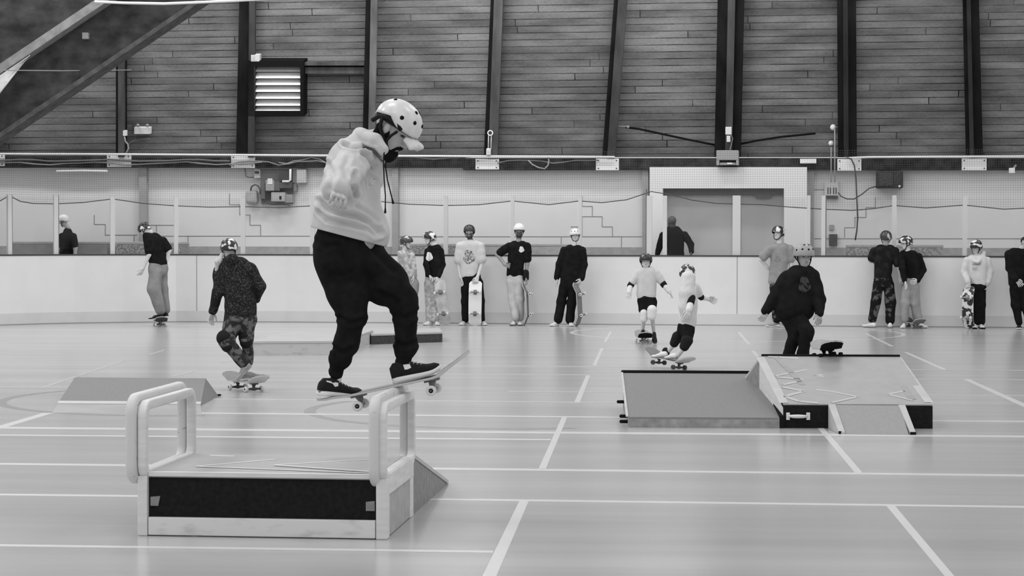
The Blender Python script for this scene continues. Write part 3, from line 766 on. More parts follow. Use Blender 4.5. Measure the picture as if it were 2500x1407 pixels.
ROPE = [(-300, 492), (-90, 478), (0, 491), (22, 478), (50, 492), (80, 497), (137, 498), (200, 495), (275, 486), (350, 497), (430, 503), (510, 506), (593, 505), (680, 507), (763, 503), (850, 500), (925, 492), (1000, 499), (1088, 502), (1170, 500), (1250, 491), (1340, 500), (1414, 491), (1470, 495), (1530, 488), (1590, 468), (1640, 476), (1690, 489), (1750, 497), (1860, 500), (1930, 506), (2010, 511), (2080, 514), (2130, 510), (2183, 502), (2260, 508), (2355, 501), (2450, 511), (2560, 506), (2700, 508)]
def at_net(px, py, off=.10):
    p, e = BPT(px, off); d = ray(px, py); t = p[1]/d[1]; return CAM0 + d*t
rp = [at_net(*q) for q in ROPE]; tp = []
for (x, y), q in zip(ROPE, rp):
    tp.append(np.array((q[0], q[1], 3.02)))
V = rp + tp; n = len(rp); Fc = [[i, i+1, n+i+1, n+i] for i in range(n-1)]
net = make('safety_net', V, Fc, nm, None, fix=False)
tag(net, 'fine grey safety net hanging above the rink glass', 'net')
ul = net.data.uv_layers.new(name='UVMap'); cum = np.concatenate([[0], np.cumsum([np.linalg.norm((rp[i+1]-rp[i])[:2]) for i in range(n-1)])])
for pl in net.data.polygons:
    for li, vi in zip(pl.loop_indices, pl.vertices): ul.data[li].uv = (cum[vi % n], V[vi][2])
mb = MB(); mb.tube(rp, .009, 6); build(mb, 'net_rope', mat('rope_dark', 70, .9), net, True)
# walkway and wall behind the boards
struct(build(band(MB(), .115, 4.2, -.02, .12), 'floor_walkway', mat('walkway_grey', 150, .8, .2)))
def wq(mb, x0, x1, off, depth, z0, z1):
    p0, p1 = PB(x0, 600, off), PB(x1, 600, off)
    mb.hexa([(p0[0], p0[1], z0), (p1[0], p1[1], z0), (p1[0]+BN[0]*depth, p1[1]+BN[1]*depth, z0), (p0[0]+BN[0]*depth, p0[1]+BN[1]*depth, z0), (p0[0], p0[1], z1), (p1[0], p1[1], z1), (p1[0]+BN[0]*depth, p1[1]+BN[1]*depth, z1), (p0[0]+BN[0]*depth, p0[1]+BN[1]*depth, z1)])
    return mb
wall = struct(build(wq(MB(), -900, 3300, 2.5, .3, 0, 2.95), 'wall_back', M_wall))
struct(build(wq(MB(), -900, 3300, 2.49, .01, 0.1, 1.335), 'dado_band', M_dado, wall))
def seams(name, lines, m, w=1.4, off=2.494):
    mb = MB()
    for ln in lines:
        for (xa, ya), (xb, yb) in zip(ln[:-1], ln[1:]):
            if abs(xb-xa) > abs(yb-ya): wslab(mb, min(xa, xb), (ya+yb)/2-w/2, max(xa, xb), (ya+yb)/2+w/2, off, .006)
            else: wslab(mb, (xa+xb)/2-w/2, min(ya, yb), (xa+xb)/2+w/2, max(ya, yb), off, .006)
    return struct(build(mb, name, m, wall))
seams('block_joint', [[(230, 525), (230, 548), (257, 548), (257, 574), (335, 574)], [(358, 576), (780, 577)], [(368, 550), (428, 550)], [(382, 550), (382, 566)], [(459, 577), (459, 601)], [(327, 574), (327, 592)],
    [(560, 473), (560, 500), (585, 500), (585, 525), (610, 525), (610, 550), (636, 550), (636, 576)], [(975, 577), (1568, 579)], [(1421, 478), (1421, 504), (1446, 504), (1446, 529), (1470, 529), (1470, 554), (1495, 554), (1495, 578)],
    [(1421, 529), (1446, 529)], [(1393, 554), (1421, 554)], [(1370, 579), (1370, 604)], [(1517, 579), (1517, 604)], [(1421, 530), (1421, 578)],
    [(2137, 482), (2137, 507), (2114, 507), (2114, 531), (2087, 531), (2087, 556), (2062, 556), (2062, 581)], [(1988, 581), (2700, 585)], [(1988, 464), (2012, 463)]], M_crack)
for i, (x0, x1) in enumerate(((339, 357), (957, 972), (1568, 1583), (1969, 1987))):
    mb = MB(); wslab(mb, x0, 405, x1, 640, 2.36, .16); c = struct(build(mb, 'trim_%d' % (i+1), M_col))
mb = MB()
wslab(mb, -900, 384, 1130, 409, 2.30, .25); wslab(mb, 1130, 386, 3300, 415, 2.30, .25)
beam = struct(build(mb, 'trim_5', M_beam))
for x0, x1, y0, y1 in ((-45, 11, 376, 406), (261, 320, 377, 408), (564, 622, 379, 410), (1161, 1218, 388, 414), (1455, 1511, 387, 416), (2044, 2103, 388, 417), (2348, 2409, 387, 416)):
    mb = MB(); wslab(mb, x0, y0, x1, y1, 2.27, .03); pl = build(mb, 'bearing_plate', M_white, beam, bevel=.004); pl['label'] = 'white plate'
    mb = MB()
    for xx in (x0+6, x1-6):
        for yy in (y0+5, y1-5): mb.lathe(PB(xx, yy, 2.27), -BN, [(.012, 0), (.012, .012), (.006, .016)], 8)
    build(mb, 'bolt', M_dgrey, pl)
# conduit and cables along the beam
def wtube(mb, pts, off, r, n=6): return mb.tube([PB(x, y, off) for x, y in pts], r, n)
mb = MB(); wtube(mb, [(-200, 375), (300, 377), (800, 380), (1200, 382), (1500, 383.5)], 2.20, .022)
tag(build(mb, 'conduit', M_white, None, True), 'long white conduit along the beam under the plank wall', 'conduit')
mb = MB(); wtube(mb, [(2073, 386), (2120, 384), (2300, 383), (2520, 382), (2700, 381)], 2.20, .022)
tag(build(mb, 'conduit', M_white, None, True), 'short white conduit above the black wall speaker', 'conduit')
def wiggle(x0, x1, y, amp, n, ph): return [(x0+(x1-x0)*i/n, y+amp*math.sin(ph+i*1.1)+amp*.4*math.sin(i*2.3+ph)) for i in range(n+1)]
cabs = [((-100, 560, 392, 2.0, 18, .3), .018, 95, 'grey cable bundle sagging along the beam above the column'), ((-100, 640, 399, 3.0, 20, 1.3), .014, 130, 'pale cable running along the beam above the far glass'),
        ((560, 800, 397, 5.0, 10, 2.0), .012, 120, 'tangled pale cable above the control boxes'), ((680, 860, 392, 7.0, 9, .5), .010, 140, 'looping thin cable above the control boxes'),
        ((860, 1190, 385, 3.0, 10, 1.0), .016, 105, 'grey cable behind the helmeted jumper along the beam'), ((1215, 1460, 394, 3.5, 9, 2.2), .011, 120, 'thin cable between two white plates on the beam')]
for (a, r, v, lab) in cabs:
    mb = MB(); wtube(mb, wiggle(*a), 2.24 if r < .015 else 2.22, r); tag(build(mb, 'cable', mat('cable_%d' % v, v, .8), None, True), lab, 'cable')
mb = MB(); wtube(mb, [(1290, 392), (1300, 402), (1316, 410), (1330, 412), (1338, 404), (1340, 392), (1338, 384)], 2.22, .014)
tag(build(mb, 'cable', mat('cable_140', 140, .8), None, True), 'pale cable hanging in a loop below the beam', 'cable')
# leaning plank wall
p = [PU(-900, 384), PU(3300, 384), PU(3300, -420), PU(-900, -420)]
V = p + [q+UN*.12 for q in p]
up = struct(make('wall_upper', V, [[0, 1, 2, 3], [7, 6, 5, 4], [0, 4, 5, 1], [1, 5, 6, 2], [2, 6, 7, 3], [3, 7, 4, 0]], M_plank))
ul = up.data.uv_layers.new(name='UVMap'); uax = BE; vax = np.cross(UN, BE); vax = vax if vax[2] > 0 else -vax
for pl in up.data.polygons:
    for li, vi in zip(pl.loop_indices, pl.vertices):
        q = V[vi]; ul.data[li].uv = (q.dot(uax), q.dot(vax))
M_rib_shade = mat('rib_flank_shade', 27, rough=.95, spec=.03, var=.4, scale=4, stretch=(1, 1, .3))  # near-black rib backing: shade along the rib flanks put into its colour
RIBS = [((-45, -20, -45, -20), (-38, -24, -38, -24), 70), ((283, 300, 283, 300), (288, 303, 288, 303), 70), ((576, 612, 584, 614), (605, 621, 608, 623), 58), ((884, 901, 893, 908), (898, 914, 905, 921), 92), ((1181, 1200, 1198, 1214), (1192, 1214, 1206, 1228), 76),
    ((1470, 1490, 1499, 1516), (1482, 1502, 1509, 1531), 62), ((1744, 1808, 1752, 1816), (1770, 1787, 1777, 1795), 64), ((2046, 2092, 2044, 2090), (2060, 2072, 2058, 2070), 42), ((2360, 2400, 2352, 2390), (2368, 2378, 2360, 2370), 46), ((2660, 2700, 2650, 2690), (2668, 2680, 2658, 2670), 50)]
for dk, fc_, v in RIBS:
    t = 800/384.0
    for (a, b, c, d), lf, dp, m in ((dk, .24, .25, M_rib_shade), (fc_, .30, .07, mat('rib_face_%d' % v, v, .9, .05, .3, 5, stretch=(1, 1, .2)))):
        x2 = b+(d-b)*t; x3 = a+(c-a)*t; mb = MB(); uslab(mb, a, -416, b, 384, lf, dp, x2=x2, x3=x3); struct(build(mb, 'rib' if m is M_rib_shade else 'rib_face', m, up))
# doorway
d1 = struct(thing('door_1', None, None, PB(1770, 620, 2.2)))
mb = MB(); wslab(mb, 1586, 408, 1970, 460, 2.12, .36); wslab(mb, 1586, 460, 1618, 655, 2.12, .36); wslab(mb, 1914, 460, 1970, 655, 2.12, .36)
struct(build(mb, 'door_frame', mat('portal_white', 197, .6, .2), d1))
mb = MB(); wslab(mb, 1618, 460, 1790, 655, 2.455, .02); struct(build(mb, 'door_panel', mat('door_grey', 168, .45, .3, .06, 2), d1))
mb = MB(); wslab(mb, 1806, 460, 1914, 655, 2.44, .02); struct(build(mb, 'door_panel', mat('door_grey2', 158, .45, .3, .06, 2), d1))
mb = MB(); wslab(mb, 1788, 460, 1808, 655, 2.42, .05); struct(build(mb, 'mullion', mat('mullion_grey', 165, .6), d1))
mb = MB(); wslab(mb, 1622, 466, 1908, 476, 2.36, .09); struct(build(mb, 'door_track', mat('track_grey', 105, .6), d1))
mb = MB(); wslab(mb, 1845, 476, 1882, 484, 2.36, .08); struct(build(mb, 'door_closer', mat('track_grey', 105), d1))
# things on the walls
def wbox(name, label, cat, x0, y0, x1, y1, off, depth, m, bevel=.006, group=None):
    mb = MB(); wslab(mb, x0, y0, x1, y1, off, depth); return tag(build(mb, name, m, None, bevel=bevel), label, cat, group)
def ubox(name, label, cat, x0, y0, x1, y1, lift, depth, m, bevel=.006):
    mb = MB(); uslab(mb, x0, y0, x1, y1, lift, depth); return tag(build(mb, name, m, None, bevel=bevel), label, cat)
sp_ = wbox('wall_speaker', 'black boxy loudspeaker hung on the white wall under the beam', 'speaker', 2140, 417, 2205, 459, 2.10, .40, mat('speaker_black', 52, .8, .15, .4, 30), .02)
mb = MB(); wslab(mb, 2146, 421, 2180, 454, 2.085, .02); build(mb, 'grille', mat('grille_black', 62, .95, .05, .4, 60), sp_, bevel=.004)
mb = MB(); mb.lathe(PB(2196, 455, 2.10), -BN, [(.02, 0), (.02, .02), (.01, .025)], 10); build(mb, 'knob', M_white, sp_)
sw = wbox('switch_box', 'pale switch box with a dark bottom strip beside the doorway', 'switch box', 2013, 443, 2047, 478, 2.42, .08, mat('box_pale', 178, .6))
mb = MB(); wslab(mb, 2016, 481, 2046, 485, 2.42, .08); build(mb, 'bottom_strip', M_dgrey, sw)
mb = MB()
for xx in (2020, 2026, 2034, 2040): wslab(mb, xx, 458, xx+2.5, 474, 2.41, .02)
build(mb, 'breaker', M_dgrey, sw)
mb = MB(); wtube(mb, [(2029, 360), (2029, 445)], 2.25, .012); wtube(mb, [(2038, 315), (2038, 445)], 2.25, .012)
tag(build(mb, 'conduit', mat('cable_140', 140), None, True), 'pair of thin upright conduits feeding the switch box', 'conduit')
for y, lab, r in ((311, 'upper round white globe lamp on the plank wall', .055), (350, 'lower round white globe lamp on the plank wall', .048)):
    x = 2034 if y == 311 else 2029
    c = PU(x, y, .12); t = thing('globe_lamp', lab, 'lamp', c); mb = MB(); mb.ell(c, np.eye(3), (r, r, r), 16, 10); build(mb, 'globe', M_white, t, True)
    mb = MB(); mb.tube([c, PU(x+12, y-1, .12), PU(x+22, y+3, .10), PU(x+28, y+10, .02)], .012, 6); build(mb, 'bracket_arm', mat('cable_120', 120), t, True)
mb = MB(); wtube(mb, [(2068, 386), (2078, 388), (2086, 405), (2090, 440), (2092, 490), (2094, 530), (2092, 562), (2088, 586)], 2.16, .016)
tag(build(mb, 'cable', M_dgrey, None, True), 'black cable hanging down the wall beside the switch box', 'cable')
mb = MB(); wtube(mb, [(2046, 470), (2054, 480), (2068, 486), (2086, 486), (2105, 474), (2122, 460), (2140, 455)], 2.30, .012)
tag(build(mb, 'cable', M_dgrey, None, True), 'thin cable swagged from switch box to speaker', 'cable')
fl = wbox('flood_light', 'small pale flood light on the beam at the far end', 'light', 2464, 410, 2478, 423, 2.05, .10, M_white, .01)
mb = MB(); mb.tube([PB(2474, 412, 2.1), PB(2480, 404, 2.28)], .02, 8); build(mb, 'bracket', M_grey, fl)
for (x, lab) in ((1778, 'square white junction box on the dark rib over the doorway'),):
    j = ubox('junction_box', lab, 'box', 1771, 311, 1786, 329, .34, .08, M_white); mb = MB(); uslab(mb, 1774, 332, 1783, 347, .34, .08); build(mb, 'lower_box', M_white, j, bevel=.005)
    mb = MB(); mb.tube([PU(1784, 328, .33), PU(1789, 338, .33), PU(1786, 352, .33), PU(1782, 366, .33)], .007, 6); build(mb, 'lead', M_grey, j)
ht = wbox('heater_unit', 'grey box heater mounted over the doorway', 'heater', 1749, 367, 1803, 391, 1.95, .40, mat('heater_grey', 138, .5, .3), .01)
mb = MB(); wslab(mb, 1749, 391, 1756, 403, 1.95, .4); wslab(mb, 1797, 391, 1803, 403, 1.95, .4); build(mb, 'side_cheek', mat('heater_grey', 138), ht)
mb = MB(); wslab(mb, 1757, 391, 1796, 397, 1.99, .3); build(mb, 'slot', M_black, ht)
mb = MB(); wslab(mb, 1757, 397, 1796, 403, 1.97, .35); build(mb, 'reflector', M_grey, ht)
mb = MB(); wslab(mb, 1775, 397, 1788, 401, 1.955, .02); build(mb, 'element', M_white, ht)
wbox('junction_box', 'flat white box on the beam near the globe lamps', 'box', 1953, 388, 1993, 399, 2.18, .1, M_white)
for pts, lab in (([(1528, 311), (1560, 315), (1620, 328), (1680, 341), (1745, 354)], 'black cable sagging across planks towards the heater rib'), ([(1800, 353), (1850, 343), (1910, 334), (1990, 326)], 'black cable rising from the heater rib to the globe lamps')):
    mb = MB(); mb.tube([PU(x, y, .14) for x, y in pts], .022, 6); tag(build(mb, 'cable', M_black, None, True), lab, 'cable')
c = PU(1530, 309, .2); hk = thing('wall_hook', 'small pale hook at the foot of a timber rib', 'hook', c)
mb = MB(); mb.tube([PU(1505, 309, .18), PU(1530, 309, .18)], .012, 6); mb.ell(PU(1533, 310, .18), np.eye(3), (.03, .03, .03)); build(mb, 'rod', M_grey, hk, True)
c = PU(1197, 325, .34); bl = thing('pull_bracket', 'white ring with two rods on the rib above the beam', 'bracket', c)
mb = MB(); R_ = .045; mb.tube([PU(1197, 325, .34)+R_*(math.cos(t)*BE+math.sin(t)*np.array((0, 0, 1))) for t in np.linspace(0, 2*math.pi, 17)], .012, 6, cap=False); build(mb, 'ring', M_white, bl, True)
mb = MB()
for xx in (1192.5, 1199.5): mb.tube([PU(xx, 331, .34), PU(xx-.8, 364, .34)], .008, 6)
build(mb, 'rod', M_white, bl, True)
mb = MB(); uslab(mb, 1187, 364, 1197.5, 379, .38, .07); build(mb, 'bracket_box', M_white, bl, bevel=.005)
el = ubox('emergency_light', 'white emergency light box with two lamp heads on planks', 'emergency light', 327, 311, 367, 328, .12, .10, M_white, .01)
mb = MB()
for xx in (337, 360): mb.lathe(PU(xx, 306, .16), np.array((0, -1, -.3)), [(.02, -.03), (.032, 0), (.03, .02)], 12)
build(mb, 'lamp_head', M_grey, el, True)
c = PU(305, 325, .3); t = thing('cable_outlet', 'pale outlet with a curved white cable on the rib', 'outlet', c)
mb = MB(); uslab(mb, 300, 319, 309, 332, .31, .06); build(mb, 'outlet_box', M_white, t, bevel=.004)
mb = MB(); mb.tube([PU(304, 332, .29), PU(306, 345, .29), PU(312, 352, .29), PU(314, 362, .29), PU(308, 374, .29)], .016, 6); build(mb, 'lead', mat('cable_140', 140), t, True)
mb = MB(); mb.tube([PU(314, 352, .1), PU(325, 344, .06), PU(345, 340, .05), (PU(366, 339, .05))], .009, 6); build(mb, 'thin_lead', mat('cable_120', 120), t, True)
ubox('junction_box', 'pale square box above the louvred vent', 'box', 612, 133, 634, 151, .30, .12, mat('box_pale', 178))
# louvred vent
vt = thing('louvre_vent', 'square louvred vent with pale slats in a black frame', 'vent', PU(677, 278, .2))
mb = MB(); uslab(mb, 606, 148, 741, 163, .30, .30); uslab(mb, 606, 272, 741, 284, .30, .30); uslab(mb, 606, 163, 621, 272, .30, .30); uslab(mb, 733, 163, 741, 272, .30, .30); build(mb, 'vent_frame', M_black, vt)
mb = MB(); uslab(mb, 620, 162, 734, 273, .03, .03); build(mb, 'vent_back', M_black, vt)
ys = [163, 176.5, 193, 209.5, 226, 243, 260, 272.5]
for a, b in zip(ys[:-1], ys[1:]):
    p = [PU(621, b-1.5, .24), PU(733, b-1.5, .24), PU(733, a+.5, .12), PU(621, a+.5, .12)]
    mb = MB(); mb.hexa([*p[:2], p[1]+UN*.012, p[0]+UN*.012, p[3], p[2], p[2]+UN*.012, p[3]+UN*.012]); build(mb, 'slat', mat('slat_pale', 205, .5, .3, .06, 30), vt)
mb = MB(); uslab(mb, 741, 153, 893, 160, .22, .22); uslab(mb, 741, 164, 889, 180, .16, .16); tag(build(mb, 'timber_rail', M_rib), 'dark timber rail between vent and rib', 'rail')
# control boxes
ec = thing('control_boxes', 'cluster of grey control boxes and pipes under the beam', 'control boxes', PB(675, 500, 2.4))
def ep(nm_, x0, y0, x1, y1, off, v, bev=.006, dep=None):
    mb = MB(); wslab(mb, x0, y0, x1, y1, off, dep or 2.485-off); return build(mb, nm_, mat('box_%d' % v, v, .6, .25, .08, 20), ec, bevel=bev)
ep('backing_board', 637, 414, 714, 498, 2.44, 112); ep('small_box', 620, 413, 635, 435, 2.36, 158); ep('small_box', 622, 418, 632, 424, 2.35, 60, .002, .01)
ep('grey_tank', 598, 464, 627, 498, 2.32, 148, .05)
ep('dark_pipe_box', 635, 445, 647, 486, 2.30, 88); ep('starter_box', 648, 440, 669, 466, 2.24, 135); ep('starter_box', 668, 443, 683, 466, 2.26, 88); ep('paper_label', 653, 436, 665, 450, 2.235, 190, .001, .006)
ep('relay_box', 682, 420, 706, 441, 2.22, 58); ep('relay_box', 682, 446, 711, 460, 2.24, 80); ep('dark_gap_box', 645, 466, 662, 486, 2.36, 66); ep('meter_box', 662, 470, 695, 492, 2.22, 150); ep('meter_box', 695, 475, 713, 495, 2.28, 132)
ep('meter_dial', 682, 479, 687, 487, 2.21, 24, .002, .02); ep('isolator_box', 724, 414, 747, 447, 2.32, 160); ep('isolator_box', 716, 450, 723, 468, 2.36, 120)
mb = MB(); wtube(mb, [(612, 465), (614, 456), (622, 451), (630, 454), (635, 463), (635, 474)], 2.30, .016); wtube(mb, [(640, 486), (648, 496), (665, 500), (690, 499), (708, 502)], 2.34, .010); wtube(mb, [(598, 412), (601, 431), (606, 433), (621, 433)], 2.40, .008)
build(mb, 'hose', M_dgrey, ec, True)
mb = MB(); wtube(mb, [(709, 414), (709, 440), (704, 443), (690, 443)], 2.20, .022); build(mb, 'white_pipe', M_white, ec, True)
# counters behind the boards
def counter(label, x0, x1, ytop, off, m, x0b=None):
    p0, p1 = PB(x0, ytop, off), PB(x1, ytop, off); b0, b1 = PB(x0b or x0, ytop+30, off), PB(x1, ytop+30, off); d = BN*.55; z1 = (p0[2]+p1[2])/2
    t = thing('low_counter', label, 'counter', ((p0[0]+p1[0])/2, (p0[1]+p1[1])/2, .12))
    mb = MB(); mb.hexa([(b0[0], b0[1], .12), (b1[0], b1[1], .12), (b1[0]+d[0], b1[1]+d[1], .12), (b0[0]+d[0], b0[1]+d[1], .12), (p0[0], p0[1], z1-.05), (p1[0], p1[1], z1-.05), (p1[0]+d[0], p1[1]+d[1], z1-.05), (p0[0]+d[0], p0[1]+d[1], z1-.05)])
    build(mb, 'counter_body', m, t)
    mb = MB(); e = BE*.01; mb.hexa([q for z in (z1-.05, z1) for q in ((p0[0]-e[0], p0[1]-e[1], z), (p1[0]+e[0], p1[1]+e[1], z), (p1[0]+d[0], p1[1]+d[1], z), (p0[0]+d[0], p0[1]+d[1], z))]); build(mb, 'counter_top', mat('counter_top', 150, .4, .3, .1, 30), t, bevel=.01)
sp1 = mat('counter_grey', 128, .6, .2, .12, 8); sp2 = mat('speckle', 150, .6, .2, v2=105, scale=40, lo=.42, hi=.58)
counter('plain grey counter behind the glass beside the white helmet person', 24, 258, 590, 1.2, sp1)
counter('speckled grey counter behind the skater in baggy grey trousers', 284, 440, 591, 1.3, sp2)
counter('speckled grey counter behind the two chatting helmet wearers', 1000, 1118, 595, 1.3, sp2)
counter('pale grey counter behind the person with hand on hip', 1180, 1392, 596, 1.2, mat('counter_pale', 155, .6, .2, .12, 12), 1190)
counter('patterned grey counter behind the two people standing together', 2066, 2302, 598, 1.2, mat('pattern', 150, .6, .2, v2=118, scale=26, lo=.45, hi=.55))
mb = MB(); wslab(mb, 2025, 549, 2036, 562, 2.46, .04); tag(build(mb, 'wall_socket', mat('cable_140', 140), None, bevel=.004), 'small grey socket on white wall above the outlet box', 'socket')
mb = MB(); wslab(mb, 2024, 572, 2044, 600, 2.42, .08); tag(build(mb, 'outlet_box', M_dgrey, None, bevel=.006), 'dark outlet box low on the white wall', 'outlet box')
mb = MB(); mb.tube([PB(138, 418, 2.3), PB(200, 417, 2.3), PB(262, 418, 2.3)], .022, 8); tag(build(mb, 'tube_light', M_white, None, True), 'white tube light under the beam behind the net', 'light')
# big timber arch at the corner, tarpaulin, sprinkler pipe
def px_hexa(mb, q, Y, d, mi=0):
    a = [P(x, y, Y) for x, y in q]; b = [p_+np.array((0, d, 0)) for p_ in a]; return mb.hexa([a[0], a[1], b[1], b[0], a[3], a[2], b[2], b[3]], mi)
M_arch = mat('arch_timber', 56, .9, .05, .5, 3, stretch=(1, 1, 1.5))
ar = struct(thing('trim_6', None, None, P(100, 300, 33.0)))
mb = MB(); px_hexa(mb, [(-420, 613), (640, -108), (640, -262), (-420, 452)], 33.0, .35); struct(build(mb, 'arch_web', M_arch, ar))
mb = MB(); px_hexa(mb, [(-420, 462), (240, 18), (240, -6), (-420, 438)], 32.7, .8); px_hexa(mb, [(240, 18), (640, -250), (640, -274), (240, -6)], 32.7, .8); struct(build(mb, 'arch_flange', mat('arch_edge', 118, .8, .1, .2, 8), ar))
mb = MB(); px_hexa(mb, [(-420, 622), (640, -98), (640, -110), (-420, 608)], 32.9, .5); struct(build(mb, 'arch_flange', mat('arch_low_edge', 70, .8, .1, .3, 8), ar))
mb = MB(); px_hexa(mb, [(-420, 445), (240, 2), (240, -400), (-420, -400)], 33.5, .12); struct(build(mb, 'roof_panel', M_arch, ar))
mb = MB(); px_hexa(mb, [(200, 95), (215, 95), (215, 79), (200, 79)], 32.9, .1); tag(build(mb, 'junction_box', mat('box_135', 135), None, bevel=.01), 'small grey box on the slanting timber arch', 'box')
V = []; Fc = []
for j in range(9):
    for i in range(9):
        u, v = i/8, j/8; a = np.array((-150+u*223, 285-u*150)); b = np.array((-150+u*223, 420-u*285)); q = a*(1-v)+b*v
        V.append(P(q[0], q[1], 32.5-.10*math.sin(3.1*v)*math.sin(3*u+1)-.03*math.sin(14*u+5*v)))
for j in range(8):
    for i in range(8): a = j*9+i; Fc.append([a, a+1, a+10, a+9])
tp_ = make('tarpaulin', V, Fc, mat('tarp_pale', 175, .6, .3, .1, 6), None, True); tag(tp_, 'pale tarpaulin hanging under the slanting arch', 'tarpaulin'); md = tp_.modifiers.new('thick', 'SOLIDIFY'); md.thickness = .006
mb = MB(); mb.tube([P(232, 4, 32.3), P(300, 7, 32.3), P(400, 9, 32.3), P(500, 5, 32.3), P(620, -1, 32.3), P(760, -9, 32.3)], .022, 8); tag(build(mb, 'sprinkler_pipe', M_white, None, True), 'thin white pipe curving from the slanting arch', 'pipe')
mb = MB(); mb.tube([P(-60, 171, 32.2), P(150, 173, 32.2), P(320, 171, 35.5)], .008, 6); tag(build(mb, 'wire', mat('cable_120', 120), None, True), 'thin taut wire crossing the slanting arch', 'wire')
# ------------------------------------------------------------------ ramps and boxes
M_pad = mat('skatelite', 141, .4, .3, .05, 6, bump=.1, bscale=300, dist=.001)
M_wood = mat('pale_timber', 186, .6, .2, .08, 5, stretch=(1, 1, 6))
M_woodt = mat('timber_edge', 158, .6, .2, .06, 8)
M_knot = mat('knotty_pine', 190, .6, .2, v2=168, scale=9, lo=.52, hi=.74, stretch=(.8, 1, 2.2))
M_pblk = mat('black_ply', 23, .75, .12, .3, 40)
M_ramp = mat('ramp_grey', 112, .85, .1, .05, 40, bump=.15, bscale=250, dist=.001)
M_side = mat('side_grey', 120, .7, .2, .15, 20)
M_tape = mat('pale_tape', 185, .5, .25)
M_pipe = mat('rail_paint', 178, .45, .3, v2=120, scale=26, lo=.64, hi=.76, detail=6)
# grind box in front
s0 = F/10.25
YF, YB = 10.12, 11.02
XL0, XL1 = P(333, 1300, YF)[0], P(357, 1300, YF)[0]      # front left post
XR0, XR1 = P(917, 1300, YF-.03)[0], P(945, 1300, YF-.03)[0]
ZT = float(P(640, 1157, YF)[2]); ZK0, ZK1 = float(P(640, 1313, YF)[2]), float(P(640, 1268, YF)[2])
gb = thing('grind_box', 'low pale timber grind box with two looped rails and black front', 'grind box', ((XL0+XR1)/2, YF, 0))
mb = MB(); mb.box(XL1, XR0, YF+.03, YB, ZT-.03, ZT); build(mb, 'deck_top', M_pad, gb, bevel=.004)
mb = MB(); mb.box(XL1+.002, XR0-.002, YF+.012, YF+.03, ZT-.022, ZT+.002); build(mb, 'edge_strip', M_wood, gb, bevel=.003)
mb = MB(); mb.box(XL1+.004, XR0-.004, YF+.03, YF+.045, ZK1-.003, ZT-.03); build(mb, 'front_panel', M_pblk, gb)
mb = MB(); mb.box(XL1+.003, XR0-.004, YF+.005, YF+.04, max(ZK0, .004), ZK1); build(mb, 'kick_board', M_knot, gb, bevel=.004)
for (a, b) in ((XL0, XL1), (XR0, XR1)):
    mb = MB(); mb.box(a, b, YF, YF+.075, 0, ZT-.02); build(mb, 'post', M_wood, gb, bevel=.005)
    mb = MB(); mb.box(a+.004, b-.004, YB-.11, YB, 0, ZT-.02); build(mb, 'post', M_wood, gb, bevel=.005)
    mb = MB(); mb.box(a+.008, b-.010, YF+.075, YB-.11, .004, ZT-.10); build(mb, 'side_panel', mat('side_ply', 150, .6, .2, .1, 14), gb)
    mb = MB(); mb.box(a-.002, b+.002, YF+.05, YB-.03, ZT-.105, ZT-.0); build(mb, 'side_beam', M_wood, gb, bevel=.006)
for (dx0, dx1, y, z, vv) in ((.0, .05, .20, .06, 1), (-.045, .0, .19, .05, 0)):
    xx = XL1+.01 if vv else XR0-.01
    mb = MB(); mb.hexa([(xx+dx0, YF+.024, z+.09), (xx+dx1*.8, YF+.024, z+.09), (xx+dx1*.8, YF+.031, z+.09), (xx+dx0, YF+.031, z+.09), (xx+dx0, YF+.024, z+.135), (xx+dx1, YF+.024, z+.14), (xx+dx1, YF+.031, z+.14), (xx+dx0, YF+.031, z+.135)]); build(mb, 'bare_patch', M_side, gb)
def loop_rail(xc, y0, y1, z0, z1, r=.085, w=.082, h=.08, ex_=.75):
    path = []
    cs_ = [(y0+r, z0+r, 180, 270), (y1-r, z0+r, 270, 360), (y1-r, z1-r, 0, 90), (y0+r, z1-r, 90, 180)]
    for (cy, cz, a0, a1) in cs_:
        for k in range(7):
            a = math.radians(a0+(a1-a0)*k/6); path.append((cy+r*math.cos(a), cz+r*math.sin(a)))
    n = len(path); m = 14; V = []; Fc = []
    for i in range(n):
        a, b = np.array(path[i-1]), np.array(path[(i+1) % n]); t = _n(b-a); nn = np.array((t[1], -t[0]))
        for k in range(m):
            q = 2*math.pi*k/m; ca, sa = math.cos(q), math.sin(q); ex = math.copysign(abs(ca)**ex_, ca)*w/2; ey = math.copysign(abs(sa)**ex_, sa)*h/2
            V.append((xc+ex, path[i][0]+nn[0]*ey, path[i][1]+nn[1]*ey))
    for i in range(n):
        for k in range(m): i2, k2 = (i+1) % n, (k+1) % m; Fc.append([i*m+k, i*m+k2, i2*m+k2, i2*m+k])
    return V, Fc
ZR = float(P(982, 943, 10.8)[2])-.032
for xt, wt, xb_, wb in ((320, .058, 346, .046), (916, .054, 936, .040)):
    xc = P(xt, 1000, YF)[0]; V, Fc = loop_rail(xc, YF-.012, YB+.07, ZT-.035, ZR, .075, wt, .064); make('loop_rail', V, Fc, M_pipe, gb, True)
    xc = P(xb_, 1000, YF)[0]; V, Fc = loop_rail(xc, YF+.004, YB+.05, ZT-.02, ZR-.028, .065, wb, .050, .35); make('loop_board', V, Fc, M_wood, gb, True)
def zpoly(mb, q, z, t=.002):
    a = [H(x, y, z) for x, y in q]; return mb.hexa([p_ for p_ in a]+[p_+np.array((0, 0, t)) for p_ in a])
